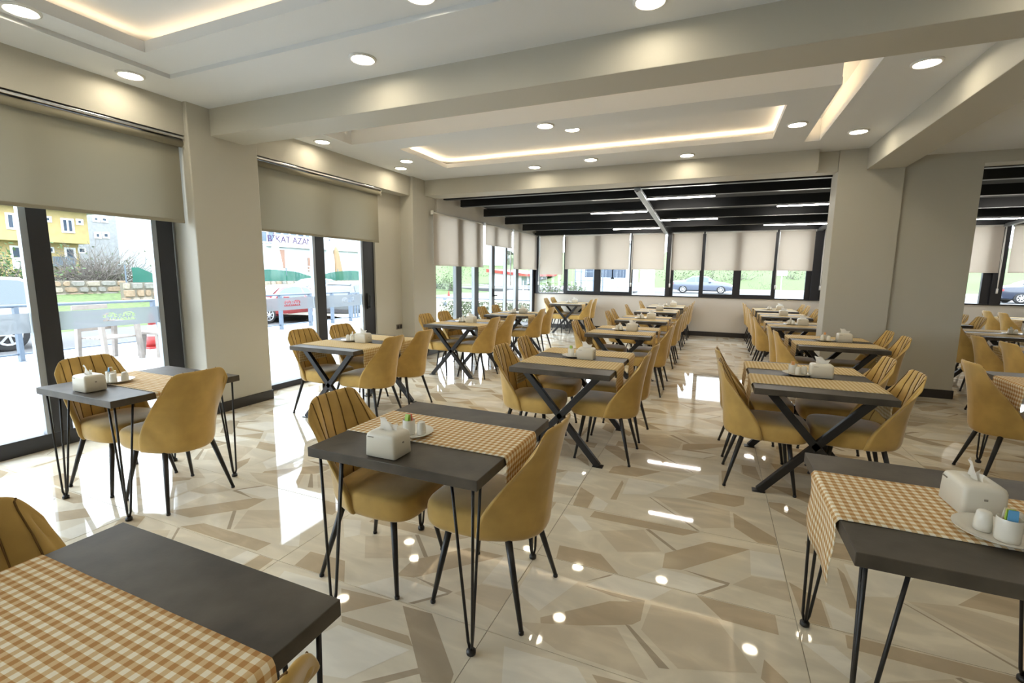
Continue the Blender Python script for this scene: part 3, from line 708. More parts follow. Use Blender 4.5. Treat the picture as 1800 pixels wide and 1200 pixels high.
# centre row
table('T4', 'x', -1.485, 3.44, 'first with crossed legs in the centre row', [(.215, .56), (.80, 1.13)], .82, 1.17, '')
for x, y, f, l in ((-1.40, 3.745, 0, 'near left'), (-1.42, 4.33, 2, 'far left'), (-.745, 3.845, 180, 'near right'), (-.74, 4.44, 177, 'far right')):
    chair(x, y, f, 'mustard velvet chair, %s seat of the first crossed-leg table in the centre row' % l)
setting(-1.13, 4.10, 'the first crossed-leg centre table', -1.0, 4.06, 0, shak=((-.005, -.035), (.04, .0)), cup=(-.03, .02), cols=['green', 'yellow', 'orange'])
table('T5', 'x', -1.48, 5.86, 'second with crossed legs in the centre row', R2)
setting(-1.14, 6.42, 'the second centre table', -.97, 6.42)
table('T6', 'x', -1.48, 7.86, 'third in the centre row, inside the sunroom', R2)
setting(-1.12, 8.35, 'the third centre table', -.95, 8.38)
table('T7', 'x', -1.48, 9.95, 'fourth in the centre row', R2, chairs='LRr')
setting(-1.12, 10.4, 'the fourth centre table', -1.03, 10.55, plate=False)
table('T8', 'x', -1.44, 11.62, 'last in the centre row at the far wall', R2, chairs='LRr')
setting(-1.05, 12.15, 'the last centre table at the far wall', -.87, 12.15)
# window row
table('T9', 'x', -3.915, 3.455, 'by the second sliding window', R2, lo=(.34, .92))
setting(-3.60, 3.99, 'the table by the second sliding window', -3.42, 3.98)
table('T10', 'x', -3.885, 5.82, 'in the window row past the wall socket', R2)
setting(-3.55, 6.38, 'the window row table past the socket', -3.38, 6.36)
table('T11', 'x', -3.86, 7.75, 'in the window row beside the glass side door', R2)
setting(-3.50, 8.33, 'the table beside the glass side door', -3.32, 8.36)
table('T12', 'x', -3.87, 11.55, 'in the far left corner', R2, chairs='LlRr')
setting(-3.50, 12.1, 'the table in the far left corner', -3.34, 12.1)
# right row
table('T13', 'x', .30, 3.49, 'first with crossed legs in the right row', [(.165, .51), (.755, 1.10)], .80, 1.16, '')
for x, y, f, l in ((.385, 3.79, 0, 'near left'), (.37, 4.40, 3, 'far left'), (.985, 3.86, 178, 'near right'), (1.0, 4.46, 180, 'far right')):
    chair(x, y, f, 'mustard velvet chair, %s seat of the first crossed-leg table in the right row' % l)
setting(.63, 4.09, 'the first right row table', .78, 4.08, 0, shak=((.0, -.035), (.045, .01)), cup=(-.03, .02), cols=['orange', 'yellow', 'white'])
table('T14', 'x', .90, 5.88, 'in front of the lit pillar', R2)
setting(1.24, 6.45, 'the table in front of the lit pillar', 1.43, 6.47, cols=['orange', 'pink', 'white'])
table('T15', 'x', .83, 7.92, 'first in the sunroom beside the lit pillar', R2)
setting(1.15, 8.45, 'the first sunroom table beside the pillar', 1.31, 8.46)
table('T16', 'x', .88, 9.92, 'second in the sunroom beside the lit pillar', R2)
setting(1.2, 10.4, 'the second sunroom table beside the pillar', 1.28, 10.42, plate=False)
table('T17', 'x', .90, 11.62, 'third beside the pillar at the far wall', R2)
setting(1.2, 12.05, 'the far wall table beside the pillar', 1.40, 12.05)
# tables right of the dark pillar
table('T20', 'h', 2.05, 4.16, 'near the right edge before the dark pillar', [(.19, .59)], .82, .82, 'LR', cx=.06)
table('T21', 'x', 2.93, 5.82, 'second at the right edge', R2, chairs='LlR', cx=.07)
table('T22', 'x', 3.28, 7.95, 'third at the right edge, beside the dark pillar', R2, chairs='Ll')
setting(3.75, 8.45, 'the third table at the right edge', 3.95, 8.45)
table('T23', 'x', 3.04, 9.75, 'mostly hidden behind the dark pillar', R2, chairs='Rr')
table('T24', 'x', 5.2, 11.3, 'farthest at the right edge', R2, chairs='Ll')

# ------------------------------------------------------------------ outside: terrace, street, buildings, cars
ter = sbox('terrace', grout, -10.75, -5.36, -9, 13.6, -.2, -.036)
q = MB(); q.box(-.597, .597, -.297, .297, -.03, 0); o = q.build('paving_tile', terrace_m); tme = o.data; bpy.data.objects.remove(o)
for i in range(5):
    for j in range(38):
        t = bpy.data.objects.new('paving_tile', tme); COL.objects.link(t); t.parent = ter
        t.location = (-5.96-1.0*i*1.2/1.0+(.0 if i < 4 else 0), -8.9+.6*j, -.02)
GZ = -.47
sbox('street', asphalt, -19, -10.75, -40, 13.6, GZ-.3, GZ, -60, -4.9, 13.6, 13.65, GZ-.3, GZ, -19, -10.75, 13.6, 60, GZ-.3, GZ)
def hill(name, m, x0, x1, y0, y1, nx, ny, f, label, cat):
    q = MB()
    for i in range(nx+1):
        for j in range(ny+1):
            x, y = x0+(x1-x0)*i/nx, y0+(y1-y0)*j/ny; q.v.append((x, y, f(x, y)))
    for i in range(nx):
        for j in range(ny):
            a = i*(ny+1)+j; q.f.append((a, a+ny+1, a+ny+2, a+1)); q.m.append(0)
    o = q.build(name, m, smooth=True); o['kind'] = 'structure'; return o
rnd = random.Random(3)
def bumps(x, y): return .12*math.sin(x*.9+y*.35)*math.sin(y*.7-x*.2)+.06*math.sin(x*2.3+1)*math.sin(y*1.9)
hill('grass_bank', grass_m, -75, -19, -40, 60, 56, 50, lambda x, y: GZ+min(1.4, max(0, (-19-x)*.066))+bumps(x, y)*.4*min(1, (-19-x)/4), '', '')
hill('open_ground', soil_m, -19, 75, 13.3, 45, 47, 32, lambda x, y: -.12+bumps(x, y)*.8+(.75*math.exp(-((x+6.5)**2+(y-22)**2)/14) if x < 3 else 0), '', '')
sbox('far_road', asphalt, -6.2, 90, 36, 55, -.3, .03, -60, -6.2, 45, 55, -.3, .02)
sbox('kerb', mat('pale_kerb', (.6, .6, .6), .8), -60, 90, 55, 55.3, -.3, .16)
hill('green_hillside', grass_m, -70, 110, 55.3, 120, 40, 24, lambda x, y: .1+(y-55.3)*.11+bumps(x*.4, y*.4)*1.6, '', '')

# railing along the terrace
steel = mat('slate_painted_steel', (.10, .13, .17), .4)
t = thing('terrace_railing', 'slate grey post and rail railing along the terrace edge', 'railing', (-10.55, 5, 0))
for y in (-7.1, -5.1, -3.1, -1.1, 2.0, 3.92, 6.0, 7.6, 9.1, 10.1, 10.95, 11.72):
    q = MB(); q.box(-.05, .05, y-5-.03, y-5+.03, -.02, .88); q.box(-.07, .07, y-5-.05, y-5+.05, -.022, -.01); q.build('post', steel, t, bevel=.004)
for z, r in ((.90, .028), (.10, .016)):
    q = MB(); q.tube([(0, -13.5, z), (0, 6.7, z)], r, 8); q.build('rail', steel, t, smooth=True)
t = thing('slatted_gate', 'low dark slatted gate at the end of the terrace railing', 'gate', (-10.55, 12.3, 0))
for i in range(8):
    q = MB(); q.box(-.012, .012, -.5+.13*i-.03, -.5+.13*i+.03, .1, .85); q.build('slat', steel, t)
for z in (.08, .48, .86):
    q = MB(); q.box(-.02, .02, -.56, .52, z-.02, z+.02); q.build('rail', steel, t)

# terrace armchair and side table, cone
wood = mat('pale_bleached_wood', (.25, .215, .19), .6, noise=(14, .12, 5))
t = thing('terrace_armchair', 'pale wooden armchair with slatted back on the terrace', 'chair', (-9.4, 4.62, -.02), .18)
for sx in (-1, 1):
    for sy in (-1, 1):
        q = MB(); q.hexa([(sx*.30-.035, sy*.29-.03, 0), (sx*.30+.035, sy*.29-.03, 0), (sx*.30+.035, sy*.29+.03, 0), (sx*.30-.035, sy*.29+.03, 0)], [(sx*.25-.04, sy*.29-.03, .62), (sx*.25+.04, sy*.29-.03, .62), (sx*.25+.04, sy*.29+.03, .62), (sx*.25-.04, sy*.29+.03, .62)])
        q.build('leg', wood, t, bevel=.006)
for sy in (-1, 1):
    q = MB(); q.box(-.32, .30, sy*.29-.045, sy*.29+.045, .62, .655); q.build('armrest', wood, t, bevel=.006)
for i in range(5):
    q = MB(); q.box(-.25+.1*i, -.16+.1*i, -.26, .26, .385, .41); q.build('seat_slat', wood, t, bevel=.004)
for z in (.50, .62, .74, .86):
    q = MB(); q.box(-.33-.1*(z-.5), -.305-.1*(z-.5), -.28, .28, z, z+.075); q.build('back_slat', wood, t, bevel=.004)
t = thing('terrace_side_table', 'pale wooden side table beside the terrace armchair', 'table', (-9.2, 5.35, -.02), .1)
q = MB(); q.box(-.27, .27, -.27, .27, .40, .445); q.build('tabletop', wood, t, bevel=.006)
for sx in (-1, 1):
    for sy in (-1, 1):
        q = MB(); q.hexa([(sx*.235-.03, sy*.235-.05, 0), (sx*.235+.03, sy*.235-.05, 0), (sx*.235+.03, sy*.235+.05, 0), (sx*.235-.03, sy*.235+.05, 0)], [(sx*.22-.03, sy*.21-.07, .40), (sx*.22+.03, sy*.21-.07, .40), (sx*.22+.03, sy*.21+.07, .40), (sx*.22-.03, sy*.21+.07, .40)]); q.build('leg', wood, t, bevel=.005)
red = mat('safety_red', (.30, .02, .018), .45); whitep = mat('white_paint', (.75, .76, .77), .45)
t = thing('traffic_cone', 'red and white traffic cone behind the terrace side table', 'cone', (-10.2, 5.75, -.02))
q = MB(); q.box(-.17, .17, -.17, .17, 0, .035); q.build('base', red, t, bevel=.008)
q = MB(); q.lathe([(.13, .035), (.10, .24)]); q.lathe([(.068, .46), (.03, .68), (.022, .69)]); q.build('cone_body', red, t, smooth=True)
q = MB(); q.lathe([(.10, .24), (.068, .46)]); q.build('reflective_band', whitep, t, smooth=True)

# cars
tyre = mat('black_tyre', (.02, .02, .021), .8); rimm = mat('alloy_rim', (.5, .5, .52), .3, metal=.8); carglass = mat('dark_car_glass', (.06, .085, .10), .05, spec=.8)
lightm = mat('red_tail_lamp', (.5, .03, .03), .2); headm = mat('clear_head_lamp', (.7, .72, .75), .1); darkp = mat('black_bumper_plastic', (.03, .03, .033), .6)
def car(name, label, loc, rz, L, Wd, H, col, style='sedan'):
    """front towards +X of its own frame; stations: x, body bottom, belt, roof, half width, roof half width"""
    t = thing(name, label, 'car', loc, rz, 'parked cars'); m = col; h = Wd/2
    if style == 'sedan':
        st = [(-.5, .30, .60, .63, .80, .72), (-.47, .2, .64, .69, .95, .82), (-.36, .18, .66, .72, 1, .84), (-.30, .18, .66, .76, 1, .80), (-.17, .18, .65, .96, 1, .70), (-.02, .18, .64, 1.0, 1, .70), (.10, .18, .63, .95, 1, .71), (.24, .18, .62, .68, 1, .80), (.30, .18, .61, .655, 1, .84), (.43, .18, .55, .58, .98, .8), (.485, .2, .46, .5, .88, .74), (.5, .26, .42, .44, .78, .66)]
        cab = (-.29, -.17, .10, .235)
    else:
        st = [(-.5, .26, .58, .62, .86, .78), (-.485, .2, .60, .72, .97, .8), (-.455, .18, .60, .88, 1, .80), (-.41, .18, .60, .97, 1, .80), (-.25, .18, .59, 1.0, 1, .80), (0, .18, .58, 1.0, 1, .79), (.10, .18, .57, .96, 1, .78), (.22, .18, .57, .66, 1, .82), (.28, .18, .57, .62, 1, .86), (.44, .18, .54, .57, .98, .84), (.49, .2, .46, .5, .92, .8), (.5, .26, .4, .44, .84, .74)]
        cab = (-.455, -.40, .09, .205)
    rings = []
    for x, zb, ze, zr, w, wr in st:
        X, a, b, c, y, r = x*L, zb*H, ze*H, zr*H, w*h, wr*h
        half = [(X, y*.9, a), (X, y, (a+b)/2-.02), (X, y*.985, b-.015), (X, y*.955, b+.02), (X, r, max(c-.05, b+.025)), (X, r*.82, max(c, b+.045)), (X, 0, max(c+.012, b+.055))]
        rings.append(half+[(p[0], -p[1], p[2]) for p in reversed(half[:-1])])
    q = MB(); q.loft(rings); q.build('body', m, t, smooth=True).modifiers.new('e', 'EDGE_SPLIT').split_angle = .7
    def interp(x):
        for a, b in zip(st, st[1:]):
            if a[0] <= x <= b[0]:
                k = (x-a[0])/(b[0]-a[0]); return [u+(v-u)*k for u, v in zip(a, b)]
    for s in (-1, 1):   # side windows: rear, middle and front pane
        cuts = [(cab[0]+.03, cab[0]+(cab[2]-cab[0])*.48-.006), (cab[0]+(cab[2]-cab[0])*.48+.006, cab[2]+.09)]
        for a, b in cuts:
            q = MB(); lo, hi = [], []
            for i in range(7):
                x = a+(b-a)*i/6; _, zb, ze, zr, w, wr = interp(x); z0, z1 = ze*H+.03, max(zr*H-.07, ze*H+.035)
                y0, y1 = w*h*.955, wr*h; zt = max(zr*H-.05, ze*H+.025); k = (z1-ze*H-.02)/max(.01, zt-ze*H-.02)
                lo.append((x*L, s*(y0+.006), z0)); hi.append((x*L, s*(y0+(y1-y0)*k+.008), z1))
            for i in range(6): q.quad([lo[i], lo[i+1], hi[i+1], hi[i]])
            q.build('side_window', carglass, t, smooth=True)
    for a, b, nm in ((cab[2]+.01, cab[3]-.005, 'windscreen'), (cab[1]-.01, cab[0]+.012, 'rear_window')):
        q = MB(); A, B = interp(a), interp(b); d = .012 if nm == 'windscreen' else -.012
        q.quad([(a*L+d, -A[5]*h*.8, A[3]*H+.008), (a*L+d, A[5]*h*.8, A[3]*H+.008), (b*L+d, B[5]*h*.86, B[3]*H+.03), (b*L+d, -B[5]*h*.86, B[3]*H+.03)]); q.build(nm, carglass, t)
    R = .225*H
    for sx, k in ((-.31, 1), (.315, 1)):
        for s in (-1, 1):
            q = MB(); q.loft([[(sx*L+R*c*math.cos(2*PI*i/20), s*(h-.02)-s*o, R+R*c*math.sin(2*PI*i/20)) for i in range(20)] for c, o in ((.6, -.012), (.93, -.02), (1, .0), (1, .17), (.9, .19))]); wl = q.build('wheel', tyre, t, smooth=True)
            q = MB()
            for i in range(7):
                a = 2*PI*i/7; q.bar((sx*L, s*(h+.012), R), (sx*L+R*.62*math.cos(a), s*(h+.006), R+R*.62*math.sin(a)), .05, .02, (0, 1, 0))
            q.loft([[(sx*L+R*c*math.cos(2*PI*i/18), s*(h-o), R+R*c*math.sin(2*PI*i/18)) for i in range(18)] for c, o in ((.55, -.006), (.66, -.014), (.68, .0))], cap=False); q.build('rim', rimm, wl)
    for s in (-1, 1):
        q = MB(); q.box(-.497*L, -.44*L, min(s*h*.62, s*h*.93), max(s*h*.62, s*h*.93), .50*H, .585*H); q.build('tail_lamp', lightm, t, bevel=.02)
        q = MB(); q.box(.44*L, .492*L, min(s*h*.6, s*h*.9), max(s*h*.6, s*h*.9), .415*H, .47*H); q.build('head_lamp', headm, t, bevel=.02)
        q = MB(); q.box(.11*L, .15*L, min(s*h*.97, s*h*1.12), max(s*h*.97, s*h*1.12), .63*H, .70*H); q.build('mirror', m, t, bevel=.02)
    q = MB(); q.box(-.505*L, -.46*L, -h*.86, h*.86, .2*H, .31*H); q.box(.47*L, .505*L, -h*.8, h*.8, .18*H, .28*H); q.build('bumper', darkp if style != 'sedan' else m, t, bevel=.02)
    q = MB(); q.box(-.4*L, .4*L, -h*.8, h*.8, .13*H, .24*H); q.build('underbody', darkp, t)
cw = mat('white_car_paint', (.42, .43, .44), .2, coat=.6); cr = mat('red_car_paint', (.22, .022, .03), .2, coat=.7); cs = mat('silver_blue_car_paint', (.12, .14, .19), .25, coat=.6); cdk = mat('dark_blue_car_paint', (.022, .030, .055), .2, coat=.7); cg = mat('grey_car_paint', (.10, .11, .12), .25, coat=.6)
car('car', 'white off-road car parked beyond the terrace, cut by the left edge', (-16.5, 4.15, GZ), -PI/2, 4.7, 1.85, 1.82, cw, 'suv')
car('car', 'red car parked behind the terrace railing, seen in the second window', (-16.5, 14.3, GZ), -PI/2, 4.4, 1.8, 1.46, cr)
car('car', 'white saloon car parked behind the red car', (-20.6, 20.1, GZ+.1), -PI/2, 4.6, 1.8, 1.55, cw)
car('car', 'grey car with dark bumper right of the red car', (-14.4, 16.9, GZ), PI/2+.1, 4.0, 1.75, 1.6, cg, 'suv')
car('car', 'silver blue saloon on the road outside the far windows', (at_y(1234, 498, 45).x, 45, .03), 0, 4.9, 1.85, 1.50, cs)
car('car', 'dark blue saloon on the road at the right edge', (at_y(1752, 515, 39).x+2.5, 39.4, .03), 0, 5.0, 1.85, 1.5, cdk)
bx = at_x(1230, 497, 5)

# buildings
yel = mat('yellow_render', (.44, .335, .15), .85, noise=(3, .08, 5)); conc = mat('grey_concrete_render', (.27, .27, .285), .9, noise=(4, .12, 6)); whiteb = mat('white_building_render', (.42, .45, .465), .8, noise=(2, .04, 4))
wing = mat('blue_grey_window', (.06, .08, .115), .3, spec=.25); brown = mat('brown_door', (.24, .13, .09), .6); plast = mat('white_window_frame', (.75, .76, .78), .4)
def pxr(x0, x1, y0, y1, X):
    a, b = at_x(x0, (y0+y1)/2, X), at_x(x1, (y0+y1)/2, X); xm = (x0+x1)/2
    return a.y, b.y, at_x(xm, y1, X).z, at_x(xm, y0, X).z
def bwin(parent, px, X, name='window', frame=.12, pm=None, split=True):
    y0, y1, z0, z1 = pxr(*px, X)
    q = MB(); q.box(X-.05, X+.06, y0-frame, y1+frame, z0-frame, z0); q.box(X-.05, X+.06, y0-frame, y1+frame, z1, z1+frame); q.box(X-.05, X+.06, y0-frame, y0, z0, z1); q.box(X-.05, X+.06, y1, y1+frame, z0, z1)
    if split: m_ = (y0+y1)/2; q.box(X-.05, X+.06, m_-frame*.4, m_+frame*.4, z0, z1)
    f = q.build(name, plast, parent); q = MB(); q.box(X-.03, X+.015, y0, y1, z0, z1); q.build('pane', pm or wing, f); return f
B = thing('house', 'yellow two-storey house with white windows beyond the car park', 'house')
X = -40.0; y1 = at_x(157, 420, X).y; zt = at_x(80, 368, X).z; zm = at_x(80, 425, X).z
q = MB(); q.box(X-8, X, y1-22, y1, zm, zt); q.build('upper_wall', yel, B)
q = MB(); q.box(X-8, X-1.0, y1-22, y1-.2, -.5, zm); q.build('lower_wall', yel, B)
q = MB(); q.box(X-8.6, X+.6, y1-22.5, y1+.5, zt, zt+.28); q.build('eave', whiteb, B)
q = MB(); q.hexa([(X-8.6, y1-22.5, zt+.28), (X+.6, y1-22.5, zt+.28), (X+.6, y1+.5, zt+.28), (X-8.6, y1+.5, zt+.28)], [(X-5, y1-19, zt+2), (X-3, y1-19, zt+2), (X-3, y1-4, zt+2), (X-5, y1-4, zt+2)]); q.build('roof', mat('clay_roof', (.33, .13, .07), .8), B)
for px in ((14, 34, 378, 400), (111, 126, 387, 406)): bwin(B, px, X)
for px in ((80, 86, 383, 387), (137, 142, 388, 392)): bwin(B, px, X, split=False)
for px in ((22, 36, 435, 452), (117, 129, 438, 452)): bwin(B, px, X-1, split=False)
for px in ((85, 92, 436, 442), (139, 148, 437, 443)): bwin(B, px, X-1, split=False, frame=.08)
for px in ((22, 40, 453, 474), (118, 132, 453, 473)):
    a, b, c0, c1 = pxr(*px, X-1); q = MB(); q.box(X-1.03, X-.95, a, b, c0, c1); q.build('door', plast, B)
a, b, c0, c1 = pxr(94, 132, 451, 463, X+.3); q = MB()
for i in range(14): q.box(X+.28, X+.32, a+(b-a)*i/13-.03, a+(b-a)*i/13+.03, c0, c1)
q.box(X+.27, X+.33, a, b, c1-.06, c1); q.box(X-1, X+.33, a, b, c0-.2, c0); o = q.build('balcony_railing', steel, B); o['kind'] = 'stuff'
B = thing('building', 'grey unplastered building beside the yellow house', 'building')
X = -50.0; a, b, c0, c1 = pxr(150, 212, 378, 490, X); q = MB(); q.box(X-8, X, a-3, b, -.5, c1+2.5); q.build('wall', conc, B)
for px in ((166, 171, 383, 387), (180, 186, 384, 388), (169, 174, 411, 416), (183, 189, 411, 416)): bwin(B, px, X, frame=.15, split=False)
B = thing('building', 'white building with glazed upper floor, sign and brown doors', 'building')
X = -31.0; y0 = at_x(209, 440, X).y; y1 = at_x(648, 440, X).y+9; zs = at_x(510, 433, X).z
q = MB(); y0 = at_x(209, 440, X-5).y; q.box(X-5, X, y0, y1, -.6, zs); q.build('ground_floor_wall', whiteb, B)
q = MB(); q.box(X-5, X-.8, y0, y1, zs, zs+6); q.build('upper_wall', whiteb, B)
q = MB(); q.box(X-1, X+.25, y0+7, y1-9, zs-.1, zs+.08); q.build('canopy_slab', whiteb, B)
q = MB(); q.box(X+.12, X+.2, at_x(484, 428, X).y, at_x(575, 428, X).y, zs+.05, zs+.85); sg = q.build('sign_board', plast, B, bevel=.01)
ft = bpy.data.curves.new('sign_text', 'FONT'); ft.body = 'BİKAT AZANE'; ft.size = .72; ft.extrude = .015; ft.align_x = 'CENTER'; ft.align_y = 'CENTER'
so = bpy.data.objects.new('sign_text', ft); COL.objects.link(so); ft.materials.append(mat('plum_letters', (.05, .02, .08), .6))
so.matrix_local = Matrix.Translation((X+.215, (at_x(491, 428, X).y+at_x(531, 428, X).y)/2, zs+.45)) @ Matrix(((0, 0, 1, 0), (1, 0, 0, 0), (0, 1, 0, 0), (0, 0, 0, 1)))
bpy.context.view_layer.update(); dg = bpy.context.evaluated_depsgraph_get(); me = bpy.data.meshes.new_from_object(so.evaluated_get(dg))
s2 = bpy.data.objects.new('sign_lettering', me); COL.objects.link(s2); s2.parent = sg; s2.matrix_local = so.matrix_local; bpy.data.objects.remove(so); s2['kind'] = 'stuff'
for x in range(458, 552, 13):
    bwin(B, (x, x+10, 407, 424), X-.8, frame=.10, split=False, pm=wing if x == 523 else carglass if False else mat('pale_sky_window', (.13, .165, .20), .4, spec=.15))
for px in ((492, 500, 439, 471), (541, 546.5, 453, 477)):
    a, b, c0, c1 = pxr(*px, X); q = MB(); q.box(X-.05, X+.05, a, b, c0, c1); q.build('door', brown, B)
for px in ((568, 580, 420, 428),): bwin(B, px, X-.8, frame=.08, split=False)
a, b, c0, c1 = pxr(515, 556, 467, 480, X+1.5); q = MB(); q.box(X+1.5, X+1.55, a, b, c1-.06, c1); q.box(X+1.5, X+1.55, a, a+.08, -.2, c1); q.box(X+1.5, X+1.55, a, b, (c0+c1)/2-.03, (c0+c1)/2+.03)
for i in range(8): q.box(X+1.5, X+1.55, a+(b-a)*i/7-.03, a+(b-a)*i/7+.03, c0-.3, c1)
tag(q.build('white_fence', plast), 'low white fence in front of the white building', 'fence')
# folded parasols
for i, (px, X, m, lb) in enumerate(((486, -28.5, whitep, 'tall folded white parasol standing before the white building'), (581, -28.5, whitep, 'folded white parasol right of the window mullion'), (592, -28.3, mat('pale_orange_canvas', (.30, .20, .11), .8), 'folded pale orange parasol beside the white one'))):
    p0 = at_x(px, 472, X); zt = at_x(px, 418+8*i, X).z
    t = thing('folded_parasol', lb, 'parasol', (X, p0.y, .1), group='folded parasols'); H = zt-.1
    q = MB(); n = 16
    q.loft([[(r*(1+.22*math.cos(k*PI))*math.cos(2*PI*k/n), r*(1+.22*math.cos(k*PI))*math.sin(2*PI*k/n), z) for k in range(n)] for r, z in ((.42, .6), (.40, 1.2), (.30, H*.6), (.16, H*.9), (.05, H))]); q.build('canopy', m, t, smooth=True)
    q = MB(); q.tube([(0, 0, 0), (0, 0, H+.12)], .035, 8); q.build('pole', plast, t); q = MB(); q.box(-.3, .3, -.3, .3, -.15, .08); q.build('base', conc, t)
# stone walls with green netting
stone = [mat('warm_stone', (.25, .18, .12), .9, noise=(9, .2, 5)), mat('pale_stone', (.28, .24, .19), .9, noise=(9, .2, 5)), mat('grey_stone', (.20, .19, .17), .9, noise=(9, .2, 5))]
def stonewall(name, label, X, y0, y1, z0, z1, cell, dep=.35):
    t = thing(name, label, 'wall', (X, (y0+y1)/2, z0)); R = random.Random(int(cell*1000)); c0 = (y0+y1)/2
    q = MB(); q.box(-dep, -.02, y0-c0, y1-c0, 0, z1-z0); q.build('mortar', mat('pale_mortar', (.16, .14, .11), .95), t)
    q = MB(); z = 0; mi = 0
    while z < z1-z0-.02:
        h = cell*R.uniform(.7, 1.2); h = min(h, z1-z0-z); y = y0-c0+R.uniform(-.2, 0)
        while y < y1-c0:
            w = cell*R.uniform(.8, 1.9); j = lambda: R.uniform(.06, .22)*cell
            p = [(y+j(), z+j()*.6), (y+w*.5, z+.02), (y+w-j(), z+j()*.6), (y+w-.02, z+h*.5), (y+w-j(), z+h-j()*.6), (y+w*.45, z+h-.015), (y+j(), z+h-j()*.6), (y+.02, z+h*.5)]
            d = R.uniform(.02, .07); cy, cz = y+w/2, z+h/2
            q.hexa([(-.03, a, b) for a, b in p], [(d, cy+(a-cy)*.82, cz+(b-cz)*.82) for a, b in p], R.randrange(3)); y += w
        z += h
    o = q.build('stones', stone, t); o['kind'] = 'stuff'; return t
X = -26.0; ya = at_x(219, 510, X).y
stonewall('stone_wall', 'rubble stone wall below the green netting', X, ya, 33, -.1, .92, .34)
stonewall('stone_wall', 'low dry stone wall at the foot of the thicket', -30.0, at_x(95, 505, -30).y, at_x(208, 505, -30).y, .0, .95, .4)
net = cloth('green_netting', (.022, .125, .095), .4, .12)
t = thing('netting_fence', 'green shade netting fence sagging between posts', 'fence', (X-.15, 0, .92))
q = MB(); ys = [at_x(236, 490, X).y+i*.35 for i in range(54)]
for i, y in enumerate(ys):
    sag = .42*math.exp(-((y-25.6)/1.5)**2)+.5*math.exp(-((y-15.0)/.22)**2)
    for k in range(4): q.v.append((.05*math.sin(i*1.3+k), y, (.72-sag)*k/3+.02*math.sin(i*.9)*(k > 2)))
for i in range(len(ys)-1):
    for k in range(3): a = i*4+k; q.f.append((a, a+4, a+5, a+1)); q.m.append(0)
q.build('netting', net, t, smooth=True)
for i in range(9):
    q = MB(); y = at_x(226, 490, X).y+i*2.35; q.tube([(-.05, y, -.6), (-.05, y, .86)], .03, 6); q.build('post', steel, t)
# thicket of bare shrubs, small trees, bushes
bark = mat('grey_twig_bark', (.15, .13, .115), .9); leaf = mat('green_leaf', (.05, .095, .025), .7); leaf2 = mat('olive_leaf', (.075, .095, .045), .7)
def shrub(name, label, loc, w, d, h, n, seed, leafm=None, nl=0, cat='shrub', group=None):
    R = random.Random(seed); t = thing(name, label, cat, loc, 0, group); q = MB(); tips = []
    for i in range(n):
        a = R.uniform(0, 2*PI); p = Vector((R.gauss(0, .22)*w, R.gauss(0, .22)*d, 0)); d0 = Vector((math.cos(a)*.7, math.sin(a)*.7, R.uniform(.5, 1.5))).normalized(); pts = [p.copy()]
        L = h*R.uniform(.5, 1.05)
        for k in range(4):
            p = p+d0*L/4; d0 = (d0+Vector((R.gauss(0, .35), R.gauss(0, .35), R.gauss(-.05, .2)))).normalized(); pts.append(p.copy()); tips.append(p.copy())
        q.tube(pts, [.028, .022, .016, .011, .006], 4)
    o = q.build('branches', bark, t); o['kind'] = 'stuff'
    if nl:
        q = MB()
        for i in range(nl):
            c = R.choice(tips)+Vector((R.gauss(0, .16), R.gauss(0, .16), R.gauss(0, .12)))*h*.5
            if c.z < .02: c.z = .05
            a, b = Vector((R.gauss(0, 1), R.gauss(0, 1), R.gauss(0, .6))).normalized(), Vector((R.gauss(0, 1), R.gauss(0, 1), R.gauss(0, 1))).normalized(); s = .035*(1+h*.55)*R.uniform(.6, 1.3)
            q.quad([c-a*s, c+b*s*.5, c+a*s, c-b*s*.5])
        o = q.build('foliage', leafm, t); o['kind'] = 'stuff'
    return t
for i, (px, hh, nl) in enumerate(((100, 1.7, 250), (122, 2.4, 120), (145, 2.8, 150), (165, 3.4, 0), (180, 3.8, 60), (195, 3.6, 0), (204, 3.0, 200))):
    p = at_x(px, 495, -32.6-.4*(i % 3)); shrub('bare_shrub', ['leafy grey shrub left of the thicket, behind the white car', 'low tangled shrub below the yellow house balcony', 'tangled shrub in front of the house corner', 'tall bare shrub before the grey building, left part', 'tall bare shrub before the grey building, middle', 'tall bare shrub before the grey building, right part', 'green-grey shrub at the right end of the thicket'][i], (p.x, p.y, .35), 1.5, 1.6, hh*.9, 80, 40+i, leaf2, nl, group='bare shrubs of the thicket')
p = at_x(2, 455, -33); shrub('small_tree', 'green leafy tree in front of the yellow house at the left edge', (p.x, p.y, .5), 2.2, 2.0, 3.3, 30, 61, leaf, 900, 'tree')
for i, (px, py, Y, h, lb) in enumerate(((968, 505, 20, .9, 'round green bush on the mound in the far left window'), (1010, 505, 24, .6, 'low grass tuft on the mound left of the mullion'), (1345, 505, 57, 2.2, 'brown leafless bush on the hillside across the road'), (1260, 480, 62, 3.5, 'grey green bush above the silver car'), (1200, 480, 62, 4.2, 'grey green bush behind the rear of the silver car'), (1300, 478, 64, 3.2, 'grey green bush right of the silver car'), (1400, 478, 66, 3.4, 'grey green bush left of the pillar on the hillside'))):
    p = at_y(px, py, Y); shrub('bush', lb, (p.x, Y, p.z-h*.45), h*1.1, h*.8, h, 26, 80+i, leaf if i < 2 else leaf2, 420 if i != 2 else 60, 'bush', 'bushes outside the far windows')
